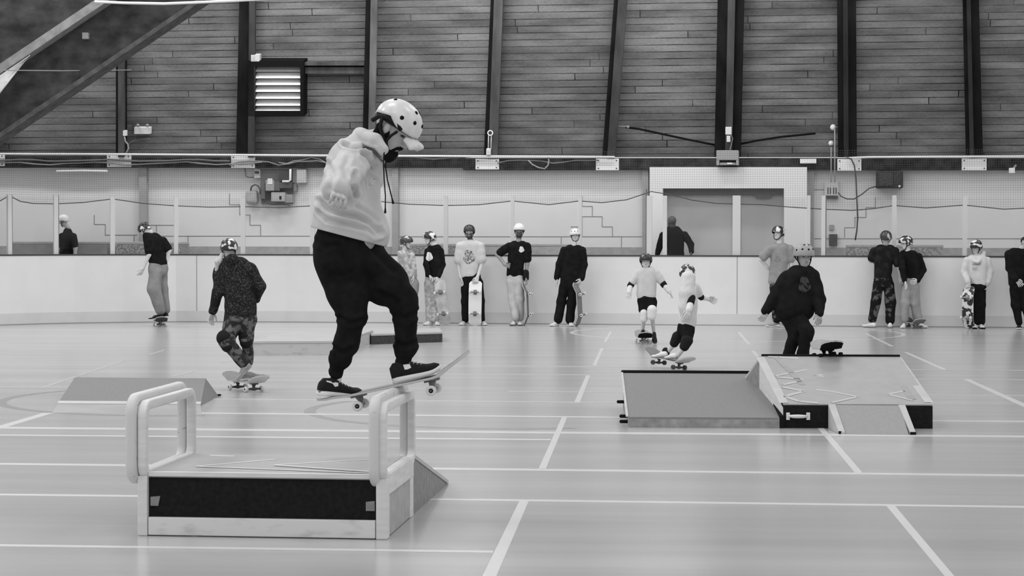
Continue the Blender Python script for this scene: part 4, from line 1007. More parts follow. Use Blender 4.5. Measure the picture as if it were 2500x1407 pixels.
def strip_px(mb, pts, w, z):
    for (xa, ya), (xb, yb) in zip(pts[:-1], pts[1:]):
        a, b = H(xa, ya, z), H(xb, yb, z); d = _n(b-a); n_ = np.array((-d[1], d[0], 0))*w/2
        mb.hexa([a-n_, b-n_, b+n_, a+n_]+[q+np.array((0, 0, .0015)) for q in (a-n_, b-n_, b+n_, a+n_)])
mb = MB(); strip_px(mb, [(664, 1122), (474, 1140)], .022, ZT+.0004); strip_px(mb, [(474, 1140), (760, 1150), (900, 1155)], .022, ZT+.0022); strip_px(mb, [(902, 1121), (664, 1136)], .022, ZT+.0004); strip_px(mb, [(664, 1136), (900, 1151)], .022, ZT+.004); strip_px(mb, [(500, 1113), (560, 1115)], .03, ZT)
build(mb, 'arrow_tape', M_tape, gb)
# ramp behind the grind box
xa, xb = XL1+.02, XR1-.01
mb = MB(); mb.add([(xa, YB+.01, 0), (xb, YB+.01, 0), (xb, YB+1.42, 0), (xa, YB+1.42, 0), (xa, YB+.01, ZT-.01), (xb, YB+.01, ZT-.01)], [[0, 1, 5, 4], [0, 4, 3], [1, 2, 5], [4, 5, 2, 3], [0, 3, 2, 1]])
rr = tag(build(mb, 'launch_ramp', M_side), 'wooden ramp with dark side backed against the grind box', 'ramp')
mb = MB(); a, b = np.array((xb-.03, YB+.01, ZT-.008)), np.array((xb-.03, YB+1.43, .002)); w = np.array((.035, 0, 0)); t = np.array((0, .005, .02))
mb.hexa([a, a+w, b+w, b, a+t, a+w+t, b+w+t, b+t]); build(mb, 'edge_strip', M_woodt, rr)
piv = Vector(gb.location); rotz = math.radians(-1.8); gb.rotation_euler = (0, 0, rotz)
rr.location = piv + Matrix.Rotation(rotz, 3, 'Z') @ (Vector(rr.location)-piv); rr.rotation_euler = (0, 0, rotz)
# low wedge far left
fl, fr = G(128, 1009), G(470, 1010); Yb = 19.25
al, ar_ = H(183, 921.5, .205), H(502, 924, .205)
al = P(183, 921.5, 19.05); ar_ = P(502, 924, 19.0); bl_ = np.array((al[0]-.02, 19.35, 0)); br = G(534, 968)
gl_, gr = G(140, 990), G(490, 992)
lr = thing('kicker_ramp', 'low grey kicker ramp with pale front lip behind the grind box', 'ramp', ((fl[0]+fr[0])/2, fl[1], 0))
h0 = np.array((0, 0, .012))
mb = MB(); mb.add([gl_, gr, br, bl_, gl_+h0, gr+h0, ar_, al], [[4, 5, 6, 7], [0, 1, 5, 4], [1, 2, 6, 5], [0, 4, 7, 3], [2, 3, 7, 6], [0, 3, 2, 1]]); build(mb, 'ramp_surface', M_ramp, lr)
e1 = (al-gl_)*.09; e2 = (ar_-gr)*.09; l3 = np.array((0, -.004, .006))
mb = MB(); mb.hexa([gl_+h0, gr+h0, gr+h0+e2, gl_+h0+e1]+[q+l3 for q in (gl_+h0, gr+h0, gr+h0+e2, gl_+h0+e1)]); build(mb, 'pale_strip', M_woodt, lr)
fr2 = G(492, 1011)
mb = MB(); mb.hexa([fl, fr2, gr, gl_, fl+np.array((0, 0, .004)), fr2+np.array((0, 0, .004)), gr+h0*1.1, gl_+h0*1.1]); build(mb, 'metal_lip', mat('metal_plate', 180, .3, .5, .1, 2, metal=.6), lr)
mb = MB(); mb.ell(G(535, 968)+np.array((0, 0, .012)), np.eye(3), (.022, .02, .010)); build(mb, 'hinge', M_black, lr, True)
# low boxes far behind
def lowbox(label, name, flp, frp, h, depth, mtop, mfront, mside, skew=0.0):
    a, b = G(*flp), G(*frp); d = np.array((skew, depth, 0)); t = thing(name, label, 'box', ((a[0]+b[0])/2, a[1], 0)); z = np.array((0, 0, h)); t2 = np.array((0, 0, .03))
    mb = MB(); mb.hexa([a, b, b+d, a+d, a+z-t2, b+z-t2, b+d+z-t2, a+d+z-t2]); build(mb, 'box_sides', mfront, t)
    o = np.array((0, -.012, 0)); mb = MB(); mb.hexa([a+z-t2+o, b+z-t2+o, b+d+z-t2, a+d+z-t2, a+z+o, b+z+o, b+d+z, a+d+z]); build(mb, 'box_top', mtop, t, bevel=.004)
    return t
b1 = lowbox('low box with pale knotty front behind the airborne skater', 'manual_pad', (611, 868.5), (832, 867.5), .184, 3.0, mat('pad_top', 156, .5, .25, .04, 3), mat('box_pine', 164, .7, .15, v2=142, scale=9, lo=.52, hi=.74, stretch=(.8, 1, 2.2)), M_side)
b2 = lowbox('low box with dark front between airborne skater and boards', 'manual_pad', (906, 841.5), (1080, 835.5), .15, 1.2, mat('pad_top', 186), mat('dark_front', 62, .8, .1, .2, 30), M_side, -.17)
# wedge ramp on the right
wr = thing('wedge_ramp', 'large grey wedge ramp with black coping butted to the tape-marked pad', 'ramp', G(1715, 1045))
a, b = G(1534, 1044), G(1903, 1046); nz = np.array((0, 0, .068)); c, d = P(1521, 914, a[1]+1.85), P(1849, 916.5, a[1]+1.85); hz = (c[2]+d[2])/2; c[2] = d[2] = hz
cb, db = c*np.array((1, 1, 0)), d*np.array((1, 1, 0))
mb = MB(); mb.add([a, b, db, cb, a+nz, b+nz, d, c], [[0, 1, 5, 4], [1, 2, 6, 5], [2, 3, 7, 6], [3, 0, 4, 7], [0, 3, 2, 1]]); build(mb, 'ramp_body', mat('ramp_edge_grey', 128, .7, .15, .22, 12), wr)
u = np.array((0, 0, .015)); mb = MB(); mb.hexa([a+nz, b+nz, d, c, a+nz+u, b+nz+u, d+u, c+u]); build(mb, 'ramp_surface', M_ramp, wr)
mb = MB(); mb.tube([c+u+np.array((-.01, 0, .005)), d+u+np.array((.0, 0, .005))], .018, 10); build(mb, 'coping', M_black, wr, True)
w_ = np.array((.04, 0, 0)); o_ = np.array((-.002, 0, .006)); mb = MB(); A0, A1 = b+nz+u, d+u; mb.hexa([A0+o_*0, A0+w_, A1+w_, A1, A0+u, A0+w_+u, A1+w_+u, A1+u]); mb.hexa([b, b+w_, db+w_, db, A0, A0+w_, A1+w_, A1]); build(mb, 'black_edge', M_black, wr)
mb = MB(); w_ = np.array((.02, 0, 0)); A0, A1 = a+nz+u, c+u; mb.hexa([A0-w_, A0, A1, A1-w_, A0-w_+u*.5, A0+u*.5, A1+u*.5, A1-w_+u*.5]); build(mb, 'pale_edge', M_woodt, wr)
mb = MB()
for (t_, z_) in ((.10, .03), (.12, .07), (.70, .10)):
    q = a*(1-t_)+cb*t_+np.array((0, 0, z_)); mb.tube([q-np.array((.06, 0, 0)), q+np.array((.01, 0, 0))], .014, 8)
build(mb, 'bolt', M_black, wr, True)
# tape-marked slanting pad
pd = thing('slanted_pad', 'slanting pad with zigzag tape, black front and pale carry handle', 'pad', G(2095, 1046))
fl, fr = G(1912, 1045.5), G(2277, 1047); tl, tr_ = P(1912, 987, fl[1]), P(2277, 988, fr[1]); bl, br = P(1854, 869.5, fl[1]+1.15), P(2196, 869.5, fr[1]+1.12)
zf = (tl[2]+tr_[2])/2; tl[2] = tr_[2] = zf; zb = (bl[2]+br[2])/2; bl[2] = br[2] = zb
gz = np.array((1, 1, 0)); t_ = np.array((0, 0, .03))
mb = MB(); mb.add([fl, fr, br*gz, bl*gz, tl-t_, tr_-t_, br-t_, bl-t_], [[1, 2, 6, 5], [2, 3, 7, 6], [3, 0, 4, 7], [0, 3, 2, 1]]); build(mb, 'pad_sides', M_wood, pd)
mb = MB(); mb.hexa([fl, fr, fr+np.array((0, .02, 0)), fl+np.array((0, .02, 0)), tl-t_*.4, tr_-t_*.4, tr_-t_*.4+np.array((0, .02, 0)), tl-t_*.4+np.array((0, .02, 0))]); build(mb, 'front_panel', M_pblk, pd)
o = np.array((0, .004, 0)); mb = MB(); mb.hexa([tl-t_*.3, tr_-t_*.3, br-t_, bl-t_, tl, tr_, br, bl]); build(mb, 'pad_surface', mat('pad_grey', 130, .45, .3, .05, 8), pd)
def pad_pt(x, y, lift=.0):
    n_ = np.cross(tr_-tl, bl-tl); n_ = n_/np.linalg.norm(n_); n_ = n_ if n_[2] > 0 else -n_; dd = ray(x, y); return CAM0+dd*(n_.dot(tl+n_*lift-CAM0)/n_.dot(dd))
def pstrip(mb, pts, w):
    for (xa, ya), (xb, yb) in zip(pts[:-1], pts[1:]):
        p0, p1, q0, q1 = pad_pt(xa, ya, .001), pad_pt(xb, yb, .001), pad_pt(xa, ya, .003), pad_pt(xb, yb, .003); d_ = _n(p1-p0); n_ = np.cross(d_, _n(np.cross(tr_-tl, bl-tl)))*w/2
        mb.hexa([p0-n_, p1-n_, p1+n_, p0+n_, q0-n_, q1-n_, q1+n_, q0+n_])
Z = lambda x, y: (1480+x/2.976, 800+y/2.976)
M_zt = mat('pad_tape', 153, .5, .25)
for pts, w in (([Z(1175, 210), Z(1395, 222)], .05), ([Z(1460, 305), Z(1230, 352)], .03), ([Z(1240, 360), Z(1430, 375)], .035), ([Z(1285, 415), Z(1415, 388)], .035), ([Z(1285, 432), Z(1440, 462), Z(1295, 500), Z(1400, 535), Z(1540, 548)], .04),
    ([Z(1640, 335), Z(1505, 348), Z(1650, 360)], .03), ([Z(1830, 240), Z(2060, 215)], .03), ([Z(1520, 450), Z(1640, 465), Z(1830, 503), Z(1640, 545)], .03), ([Z(2170, 460), Z(2045, 485), Z(2230, 530)], .03), ([Z(1950, 325), Z(2110, 310)], .025)):
    mb = MB(); pstrip(mb, pts, w); build(mb, 'tape_stroke', M_zt, pd)
for p0, p1, w, nm_, m in (((1914, 984), (1856, 872), .07, 'edge_strip', M_woodt), ((2268, 983), (2190, 872), .07, 'edge_strip', M_woodt), ((1960, 940), (1895, 872), .05, 'worn_strip', mat('pad_worn', 128, .5, .25, .08, 9)), ((2228, 975), (2160, 880), .06, 'worn_strip', mat('pad_worn', 128))):
    mb = MB(); pstrip(mb, [p0, p1], w); build(mb, nm_, m, pd)
mb = MB(); mb.tube([bl+np.array((0.02, -.005, .004)), br+np.array((0, -.005, .004))], .010, 8); build(mb, 'black_edge', M_black, pd, True)
YH = fl[1]-.015
for (x0, x1) in ((1919.5, 1928.5), (1968.5, 1978)):
    p0, p1 = P(x0, 1026, YH), P(x1, 1008, YH); mb = MB(); mb.box(p0[0], p1[0], YH, YH+.012, p0[2], p1[2]); build(mb, 'handle_plate', M_tape, pd, bevel=.003)
p0, p1 = P(1927, 1017, YH-.02), P(1970, 1017.5, YH-.02); mb = MB(); mb.tube([p0+np.array((0, .02, 0)), p0*.8+p1*.2, p0*.5+p1*.5, p0*.2+p1*.8, p1+np.array((0, .02, 0))], [.010, .014, .016, .014, .010], 10); build(mb, 'carry_handle', M_tape, pd, True)
# back slope and front slope of the pad
gbl = G(1775, 990); gbr = gbl + (br-bl)*gz
mb = MB(); mb.add([bl*gz, br*gz, gbr, gbl, bl-t_, br-t_], [[0, 4, 3], [1, 2, 5], [4, 5, 2, 3], [0, 3, 2, 1], [0, 1, 5, 4]]); bs = tag(build(mb, 'back_ramp', M_side), 'ramp dropping away behind the tape-marked pad', 'ramp')
mb = MB(); w_ = _n(br-bl)*.05; uu = np.array((0, .01, .02)); A0, A1 = bl-t_, gbl; mb.hexa([A0, A0+w_, A1+w_, A1, A0+uu, A0+w_+uu, A1+w_+uu, A1+uu]); build(mb, 'pale_edge', M_woodt, bs)
q0, q1 = P(2040, 988, fl[1]-.001), P(2197, 989, fl[1]-.001); q0[2] = q1[2] = zf-.005; g0, g1 = G(2064, 1061.5), G(2219, 1063)
fs = thing('front_ramp', 'small grey ramp with pale side rails against the pad', 'ramp', G(2130, 1062))
mb = MB(); mb.add([q0*gz, q1*gz, g1, g0, q0, q1], [[0, 1, 5, 4], [0, 4, 3], [1, 2, 5], [4, 3, 2, 5], [0, 3, 2, 1]]); build(mb, 'ramp_surface', mat('ramp_light', 130, .85, .1, .05, 40), fs)
for (xa, ya, xb, yb, xc, yc, xd, yd, nm_) in ((2022, 987, 2040, 987, 2063, 1061, 2047, 1060, 0), (2193, 988, 2210, 988, 2236, 1062, 2222, 1062, 1)):
    a0, a1 = P(xa, ya, fl[1]-.002), P(xb, yb, fl[1]-.002); a0[2] = a1[2] = zf+.002; e0, e1 = G(xd, yd), G(xc, yc); e0[2] = e1[2] = .02
    mb = MB(); mb.hexa([a0*gz, a1*gz, e1*gz, e0*gz, a0, a1, e1, e0]); build(mb, 'side_rail', M_woodt, fs, bevel=.003)
    mb = MB(); mb.box(e0[0], e1[0], e0[1]-.012, e0[1]+.0, .0, .022); build(mb, 'rail_tip', M_black, fs)
# ------------------------------------------------------------------ clothes and gear materials
def cloth(name, v, var=.08, sc=14, **k): return mat(name, v, rough=.95, spec=.05, var=var, scale=sc, bump=.35, bscale=k.pop('bscale', 45), dist=.006, **k)
C_blk = cloth('black_cotton', 24, .25); C_hood = cloth('grey_fleece', 168, .06, 10, bscale=30); C_sweat = cloth('black_sweatpants', 24, .3)
C_camo = cloth('dark_mottled', 42, v2=92, sc=16, lo=.46, hi=.58); C_camo2 = cloth('pale_mottled', 172, v2=140, sc=16, lo=.42, hi=.56); C_grey = cloth('grey_cotton', 128)
C_lt = cloth('pale_cotton', 176, .04); C_lt2 = cloth('off_white_fleece', 184, .04); C_jean = cloth('grey_denim', 138, .2, 8); C_jean2 = cloth('pale_denim', 165, .16, 8); C_cord = cloth('grey_twill', 118, .15, 7)
C_jkt = cloth('black_jacket', 25, .3, 12); C_mel = cloth('dark_melange', 30, v2=62, sc=70, lo=.5, hi=.62); C_dt = cloth('faded_black', 27, v2=37, sc=10, lo=.45, hi=.6); C_dcamo = cloth('dark_camouflage', 26, v2=80, sc=11, lo=.52, hi=.60)
H_wht = mat('helmet_white', 198, .25, .5, .03, 6); H_cream = mat('helmet_cream', 182, .25, .5, .10, 16, stretch=(1, 1, .3)); H_gry = mat('helmet_grey', 132, .35, .4, .05, 10); H_blk = mat('helmet_black', 34, .25, .5)
H_stk = mat('helmet_stickers', 30, .3, .5, v2=190, scale=17, lo=.555, hi=.575, detail=1.5); H_stk2 = mat('helmet_patches', 32, .3, .5, v2=200, scale=11, lo=.58, hi=.60, detail=1); H_shine = mat('helmet_dark', 46, .22, .6, v2=170, scale=8, lo=.62, hi=.66, detail=1)
S_blk = mat('shoe_black', 26, .8, .2, .2, 30); S_wht = mat('shoe_white', 196, .7, .2); S_gry = mat('shoe_grey', 130, .8, .15, .2, 20); S_sole = mat('sole_white', 200, .6, .2); S_dk = mat('sole_dark', 60, .8, .2)
P_blk = mat('pad_black', 25, .8, .15); P_wht = mat('pad_white', 192, .5, .3)
X = np.array((1.0, 0, 0)); Zv = np.array((0, 0, 1.0)); Yv = np.array((0, 1.0, 0))
V7 = ((0, 62), (38, 62), (-38, 62), (75, 70), (-75, 70), (28, 30), (-28, 30), (150, 40), (-150, 40))
# ------------------------------------------------------------------ the airborne skater and his board
BX = _n((.976, -.06, .214)); BU = _n(np.cross(BX, (0, 1, 0))); BU = BU if BU[2] > 0 else -BU
bc = P(965, 900, 10.8); bc[2] = float(P(968, 946, 10.8)[2])
mainb = board('pale skateboard sliding across the loop rail under the airborne skater', bc, BX, BU, L=.86, W=.205, under=mat('deck_under', 178, .5, .3), grip=True, top=mat('grip_pale', 150, .9, .1, .1, 80), kick=(.15, 1.05))
Ym = 10.80
mroot, mshirt, mtrs = person('bearded person in grey hoodie and cream helmet sliding a skateboard across the grind box rail', Ym, 72, (971, 299), 
    [(878, 350, 44, 40), (868, 395, 58, 52), (857, 450, 62, 54), (850, 505, 69, 60), (853, 548, 80, 70), (862, 580, 79, 69)],
    [((866, 392, -.13), (836, 438, -.30), (818, 463, -.50), (832, 492, -.62), np.array((.85, 0, -.45)), np.array((-.35, .3, -.85))), ((893, 385, .14), (900, 430, .30), (890, 480, .40), (886, 505, .42))],
    [(850, 580, 74, 60), (850, 630, 78, 64)],
    [([(828, 640, -.04), (848, 715, -.08), (861, 772, -.10), (846, 838, -.06), (830, 876, -.02), (826, 890, 0)], [60, 49, 33, 29, 25, 18]),
     ([(878, 640, .05), (940, 690, .0), (984, 730, -.03), (990, 800, -.01), (990, 850, .02), (988, 864, .02)], [66, 53, 35, 26, 26, 20])],
    C_hood, C_sweat, skin=158, g=1.0, helm=None, sleeve='long', sr=(41, 40, 30), vox=.0055, hands=(1.5, .6), neck=.01, sk=.010, hpitch=37, hyaw=80, hd_r=59, beard=None, slim=1.0, ssl=1.0, hem=((766, 557), (944, 604)), wr=.006, shirt_name='hoodie', z0=.0,
    hood=[([(936, 366, -.12), (914, 345, -.10), (885, 336, -.05), (862, 345, -.02)], [12, 19, 22, 16]), ([(936, 366, .08), (910, 340, .10), (880, 334, .08), (862, 345, .02)], [12, 20, 22, 16])],
    base=P(965, 900, Ym)*np.array((1, 1, 0)))
mA = frame(80, 37); mh = 59/(F/Ym)/.120; mhc = P(971, 299, Ym); mhd = mhc - mA[2]*.038*mh
crease(mshirt, [([(838, 352), (858, 361), (888, 360), (912, 367), (930, 388)], 4, .022), ([(884, 376), (894, 381), (902, 392), (906, 408)], 4, .022), ([(866, 425), (860, 448), (868, 478)], 5, .02), ([(912, 400), (900, 425), (915, 440)], 5, .012),
    ([(781, 492), (800, 510), (832, 522), (872, 530), (905, 546), (926, 568)], 6, .022), ([(780, 518), (800, 538), (848, 548), (896, 560), (915, 575)], 5, .014), ([(872, 505), (900, 522), (922, 540)], 5, .014), ([(800, 400), (815, 430), (805, 460)], 6, .012), ([(850, 385), (840, 410), (850, 430)], 6, .010)])
crease(mtrs, [([(900, 590), (925, 625), (960, 660)], 7, .014), ([(890, 705), (862, 690), (835, 695)], 7, .010), ([(925, 715), (945, 722), (970, 738)], 6, .010), ([(830, 775), (855, 790), (885, 780)], 5, .014), ([(815, 850), (840, 862), (860, 850)], 5, .012), ([(965, 770), (990, 780), (1015, 765)], 6, .014), ([(968, 835), (990, 845), (1012, 838)], 5, .012), ([(775, 590), (800, 600), (830, 596)], 6, .010)])
hm_ = helmet(mroot, mhc + mA[2]*.010, mA, .93, H_cream, V7, False, ys=(99, 101, 100, 84, 96, 114))
ML = lambda x, y, z: mhd + mh*(x*mA[0]+y*mA[1]+z*mA[2])
S = SDF()                                                  # beard
for sx in (-1, 1): S.limb([ML(.068*sx, .008, -.02), ML(.060*sx, .018, -.075), ML(.036*sx, .05, -.112), ML(0, .068, -.122)], (.010, .018, .022, .024), .012); S.limb([ML(.03*sx, .070, -.085), ML(.022*sx, .086, -.062), ML(0, .094, -.054)], (.010, .008, .008), .006)
S.limb([ML(0, .078, -.10), ML(0, .07, -.135)], (.024, .022), .015)
for sx in (-1, 1): S.limb([ML(.064*sx, -.050, -.02), ML(.060*sx, -.035, -.06), ML(.055*sx, .0, -.095), ML(.045*sx, .03, -.118)], (.016, .022, .025, .022), .015)
V, Fc = S.mesh(.0045, .002, 160); make('beard', V, Fc, mat('beard_black', 23, .95, .05), mroot, True, fix=False)
mb = MB()
for sx in (-1, 1):
    mb.tube([ML(.088*sx, .050, .012), ML(.091*sx, .038, -.02), ML(.086*sx, .03, -.06), ML(.05*sx, .045, -.118)], .008, 6); mb.tube([ML(.094*sx, -.055, .03), ML(.094*sx, -.035, -.02), ML(.088*sx, .01, -.055), ML(.083*sx, .03, -.075)], .011, 6)
    mb.tube([ML(.088*sx, .06, .03), ML(.09*sx, .03, .045), ML(.092*sx, -.03, .04), ML(.09*sx, -.07, .02), ML(.08*sx, -.09, -.02)], .013, 8)
build(mb, 'helmet_strap', mat('strap_black', 24), hm_, True)
S = SDF(); S.limb([ML(.058, .100, -.004), ML(.056, .145, -.016), ML(0, .176, .012), ML(-.056, .145, -.016), ML(-.058, .100, -.004)], (.008, .010, .008, .010, .008), .012); S.limb([ML(.045, .10, .010), ML(.042, .155, .0)], (.010, .010)); S.limb([ML(-.045, .10, .010), ML(-.042, .155, .0)], (.010, .010)); S.limb([ML(0, .10, .022), ML(0, .165, .017)], (.007, .007)); S.limb([ML(.025, .10, .021), ML(.025, .16, .016)], (.007, .007)); S.limb([ML(-.025, .10, .021), ML(-.025, .16, .016)], (.007, .007))
V, Fc = S.mesh(.004); make('cap_brim', V, Fc, mat('cap_pale', 186, .9, .05), mroot, True, fix=False)
for (h0_, pts) in ((0, [(938, 372, -.14), (936, 400, -.13), (938, 440, -.12), (941, 480, -.11), (940.5, 520, -.10)]), (1, [(942, 375, -.09), (941, 405, -.08), (946, 440, -.07), (953, 468, -.06), (960, 497, -.05)])):
    mb = MB(); mb.tube([P(x, y, Ym+d) for x, y, d in pts], .0035, 6); q = [P(x, y, Ym+d) for x, y, d in pts[-2:]]; e = _n(q[1]-q[0]); mb.tube([q[1]-e*.028, q[1]], [.0035, .0065], 8); build(mb, 'drawstring', mat('cord_black', 23, .8, .1), mroot, True)
BV.pop(mshirt.name, None)
pm = mat('print_pale', 196, .8, .1)
text_decal(mshirt, 'chest_print', 'UP', 895, 438, 911, 461, pm, slant=-2, lift=.003); decal(mshirt, 'chest_print', [[(911, 440), (911, 460), (917, 464), (918, 440)]], mat('print_dim', 182, .8, .1), lift=.003)
# ribbed cuffs, socks, shoes
for (a, b, ra, rb) in (((825, 888, 0), (817, 924, .02), 19, 17), ((988, 860, .02), (984, 886, .03), 21, 19)):
    S = SDF(); S.cone(P(a[0], a[1], Ym+a[2]), P(b[0], b[1], Ym+b[2]), ra*Ym/F, rb*Ym/F); V, Fc = S.mesh(.005, .003, 120); make('ankle_cuff', V, Fc, C_sweat, mroot, True, fix=False)
for (a, b, r) in (((817, 922, .02), (812, 945, .02), 17.5), ((984, 884, .03), (980, 912, .03), 18.5)):
    S = SDF(); S.cone(P(a[0], a[1], Ym+a[2]), P(b[0], b[1], Ym+b[2]), r*Ym/F, r*Ym/F); V, Fc = S.mesh(.005); make('sock', V, Fc, mat('sock_white', 196, .9, .05), mroot, True, fix=False)
TU = _n((.10, 0, 1)); fa = frame(134, 0)[1]; fa = _n(fa - fa.dot(TU)*TU); hp = bc - BX*.325 + BU*(.016); s1 = shoe(mroot, hp - fa*.11 - Yv*.02, fa, TU, .27, S_blk, S_sole, hi=.105, w=.105, lace=S_wht)
fa = frame(105, 0)[1]; fa = _n(fa - fa.dot(BU)*BU + BU*.04); hp = bc + BX*.015 + BU*.0135 - fa*.02; s2 = shoe(mroot, hp, fa, BU, .262, S_blk, S_sole, hi=.125, w=.10, lace=S_gry)
decal(s2, 'collar_lining', [[(984, 891), (1000, 889), (1004, 898), (996, 902), (988, 903)]], mat('sock_white', 196), lift=.003); decal(s1, 'collar_lining', [[(796, 929), (826, 935), (826, 943), (818, 945), (812, 937), (798, 933)]], mat('sock_white', 196), lift=.003)
decal(s2, 'shoe_swoosh', [[(1026, 913), (1030, 917), (1036, 917), (1037, 913), (1034, 913.5)], ], mat('swoosh_white', 205, .6, .2), lift=.003)
# ------------------------------------------------------------------ the other skaters and onlookers
def Yg(x, y): return float(G(x, y)[1]) - (.15 if y < 805 else 0)
WH = [0]
# camo helmet rider from behind
Y2 = Yg(575, 955)
person('helmeted child in dark hoodie and knee pads riding away on a skateboard', Y2, 190, (559, 603), [(568, 640, 36, 26), (573, 655, 42, 30), (580, 693, 40, 31), (586, 735, 40, 31), (589, 764, 41, 31)],
    [((536, 662), (533, 712, -.05), (520, 760, -.03), (514, 780, -.03), np.array((.6, .7, 0))), ((611, 657), (636, 700), (626, 731, .20), (612, 742, .24))], [(585, 762, 38, 28), (588, 780, 38, 28)],
    [((570, 785), (553, 834, -.10), (598, 890, .0), (24, 18, 15)), ((606, 782), (601, 826, .0), (608, 884, .12), (21, 16, 12))], C_mel, C_camo, skin=165, g=.86, helm={'m': H_stk, 'r': 1.0}, sleeve='long', sr=(20, 17, 13), hd_r=22, hpitch=12, hyaw=185,
    hood=[([(548, 640, -.02), (566, 634, -.09), (588, 640, -.02)], [8, 15, 10])], hands=(.5, .5), feet=((604, 908, 285, 46, -.02), (607, 925, 120, 0, .14)), shoe_m=S_gry, sole_m=S_gry,
    pads=(((549, 826, -.10), (556, 844, -.10), 21, 17, P_blk, 'knee_pad'), ((601, 820), (601, 836), 19, 16, P_blk, 'knee_pad'), ((531, 712, -.05), (525, 742, -.04), 14, 12, P_blk, 'wrist_guard')), wr=.006, hair=170)
S = SDF(); S.limb([P(543, 622, Y2-.05), P(533, 640, Y2-.06), P(528, 660, Y2-.05)], (.020, .030, .016)); V, Fc = S.mesh(.007, .004, 60)
k2 = bpy.data.objects['body.001'].parent; make('hair', V, Fc, mat('hair_fair', 165, .8, .2, .15, 30, stretch=(3, 3, .5)), k2, True, fix=False)
q = P(600, 930, Y2+.02); board('grey skateboard under the child in the dark hoodie, wheels on the floor', np.array((q[0], q[1], .083)), (.62, -.78, 0), Zv, L=.74, W=.20, under=mat('deck_under', 178), top=mat('grip_grey', 135, .9, .1, .1, 60), truck=M_dgrey)
# man in black tee skating along the boards
Y3 = Yg(390, 796)
person('person in black tee and baggy grey trousers skating along the boards', Y3, 235, (352, 557), [(367, 567, 15, 11), (375, 590, 21, 16), (379, 612, 22, 17), (385, 636, 19, 16), (388, 644, 18, 15)],
    [((362, 590, -.12), (364, 622, -.16), (350, 654, -.14), (345, 664, -.14), np.array((-.6, -.6, 0))), ((398, 590, .08), (413, 612, .10), (408, 634, .12), None)][:1] + [((398, 590, .06), (413, 612, .05), (407, 636, .06), (402, 645, .06))], [(387, 646, 19, 15), (386, 660, 21, 16)],
    [((380, 664, -.08), (376, 705, -.10), (391, 757, -.05), (16, 17, 13)), ((396, 664, .12), (397, 705, .12), (405, 756, .14), (13, 13, 11))], C_blk, C_cord, skin=182, g=1.0, helm={'m': H_stk2}, hd_r=14.5, hpitch=30, hyaw=255, slim=1.06, ssl=.95, sr=(12, 11, 8), hands=(.4, .3),
    feet=((388, 780, 255, 8, -.05), (400, 777, 255, 8, .08)), shoe_m=S_blk, sole_m=S_wht)
q = P(391, 785, Y3); board('dark skateboard under the person in the black tee by the boards', np.array((q[0], q[1], .083)), (.32, -.97, .0), Zv, L=.80, top=S_dk, under=S_dk)
# behind the glass, white helmet
person('person in white helmet and black tee standing behind the glass', 36.8, 262, (154, 536), [(165, 556, 17, 11), (166, 586, 22, 15), (163, 622, 21, 15), (163, 660, 20, 15)],
    [((178, 578, -.10), (184, 606, -.10), (182, 640, -.10), (178, 655, -.10)), ((152, 578, .15), (150, 606, .15), (150, 640, .1), (150, 652, .1))], [(163, 662, 19, 14), (163, 680, 20, 14)],
    [((158, 690), (158, 735), (158, 778)), ((170, 690), (170, 735), (170, 778))], C_blk, C_blk, skin=160, helm={'m': H_wht}, hd_r=13, hpitch=14, hyaw=262, sr=(12, 11, 8), feet=((158, 785, 270), (170, 785, 270)), shoe_m=S_blk, z0=.12)
# two chatting
Y5 = Yg(1000, 794)
person('child in pale hoodie and dark helmet turned towards the black sweatshirt', Y5, 60, (992, 589), [(988, 611, 17, 12), (992, 625, 20, 13), (997, 645, 18, 13), (1002, 672, 17, 13)],
    [((978, 622, .05), (974, 648, .05), (984, 672, -.02), (992, 680, -.05)), ((1006, 623, -.08), (1010, 648, -.10), (1010, 672, -.10), (1010, 682, -.10))], [(1000, 674, 16, 12), (1000, 686, 16, 12)],
    [((993, 695), (991, 735), (990, 778)), ((1007, 695), (1006, 735), (1006, 778))], C_camo2, C_grey, skin=172, g=.92, helm={'m': H_shine}, hd_r=14, hyaw=75, sleeve='long', sr=(9, 8, 6), feet=((990, 791, 40), (1006, 791, 40)), shoe_m=S_wht, shirt_name='hoodie', hands=(.5, .5))
Y6 = Yg(1062, 793.5)
person('person in black sweatshirt and pale mottled trousers with a scuffed board', Y6, 325, (1049, 579), [(1061, 599, 15, 11), (1061, 610, 20, 13), (1061, 637, 22, 14), (1057, 665, 21, 14), (1056, 676, 18, 13)],
    [((1044, 614, -.05), (1040, 645, -.10), (1046, 670, -.15), (1052, 676, -.15)), ((1076, 613), (1081, 646), (1071, 674, -.14), (1069, 686, -.16), np.array((-.6, -.5, 0)))], [(1056, 679, 19, 13), (1056, 692, 19, 13)],
    [((1047, 694), (1049, 735), (1050, 778), (12, 11, 11)), ((1064, 694), (1064, 735), (1064, 778), (11, 10, 10))], C_blk, C_camo2, skin=178, helm={'m': H_stk2}, hd_r=14.5, hyaw=300, sleeve='long', sr=(10, 9, 8), feet=((1049, 790, 335), (1066, 790, 15)), shoe_m=S_wht, shirt_name='sweatshirt', hands=(.8, .8))
o6 = bpy.data.objects['sweatshirt']; decal(o6, 'chest_print', 'oval', pm, grid=(1040, 616, 1056, 638, 10, 12))
q = P(1079, 736, Y6-.22); b0 = P(1087, 791, Y6-.16); b0[2] = .0; b1_ = P(1071, 684, Y6-.25)
board('scuffed pale skateboard propped beside the mottled trousers', (b0+b1_)/2, b1_-b0, (.15, 1, .05), L=float(np.linalg.norm(b1_-b0)), W=.20, under=mat('deck_scuffed', 150, .6, .2, v2=176, scale=7, lo=.4, hi=.6), wheel=mat('wheel', 185), wheel_r=.026)
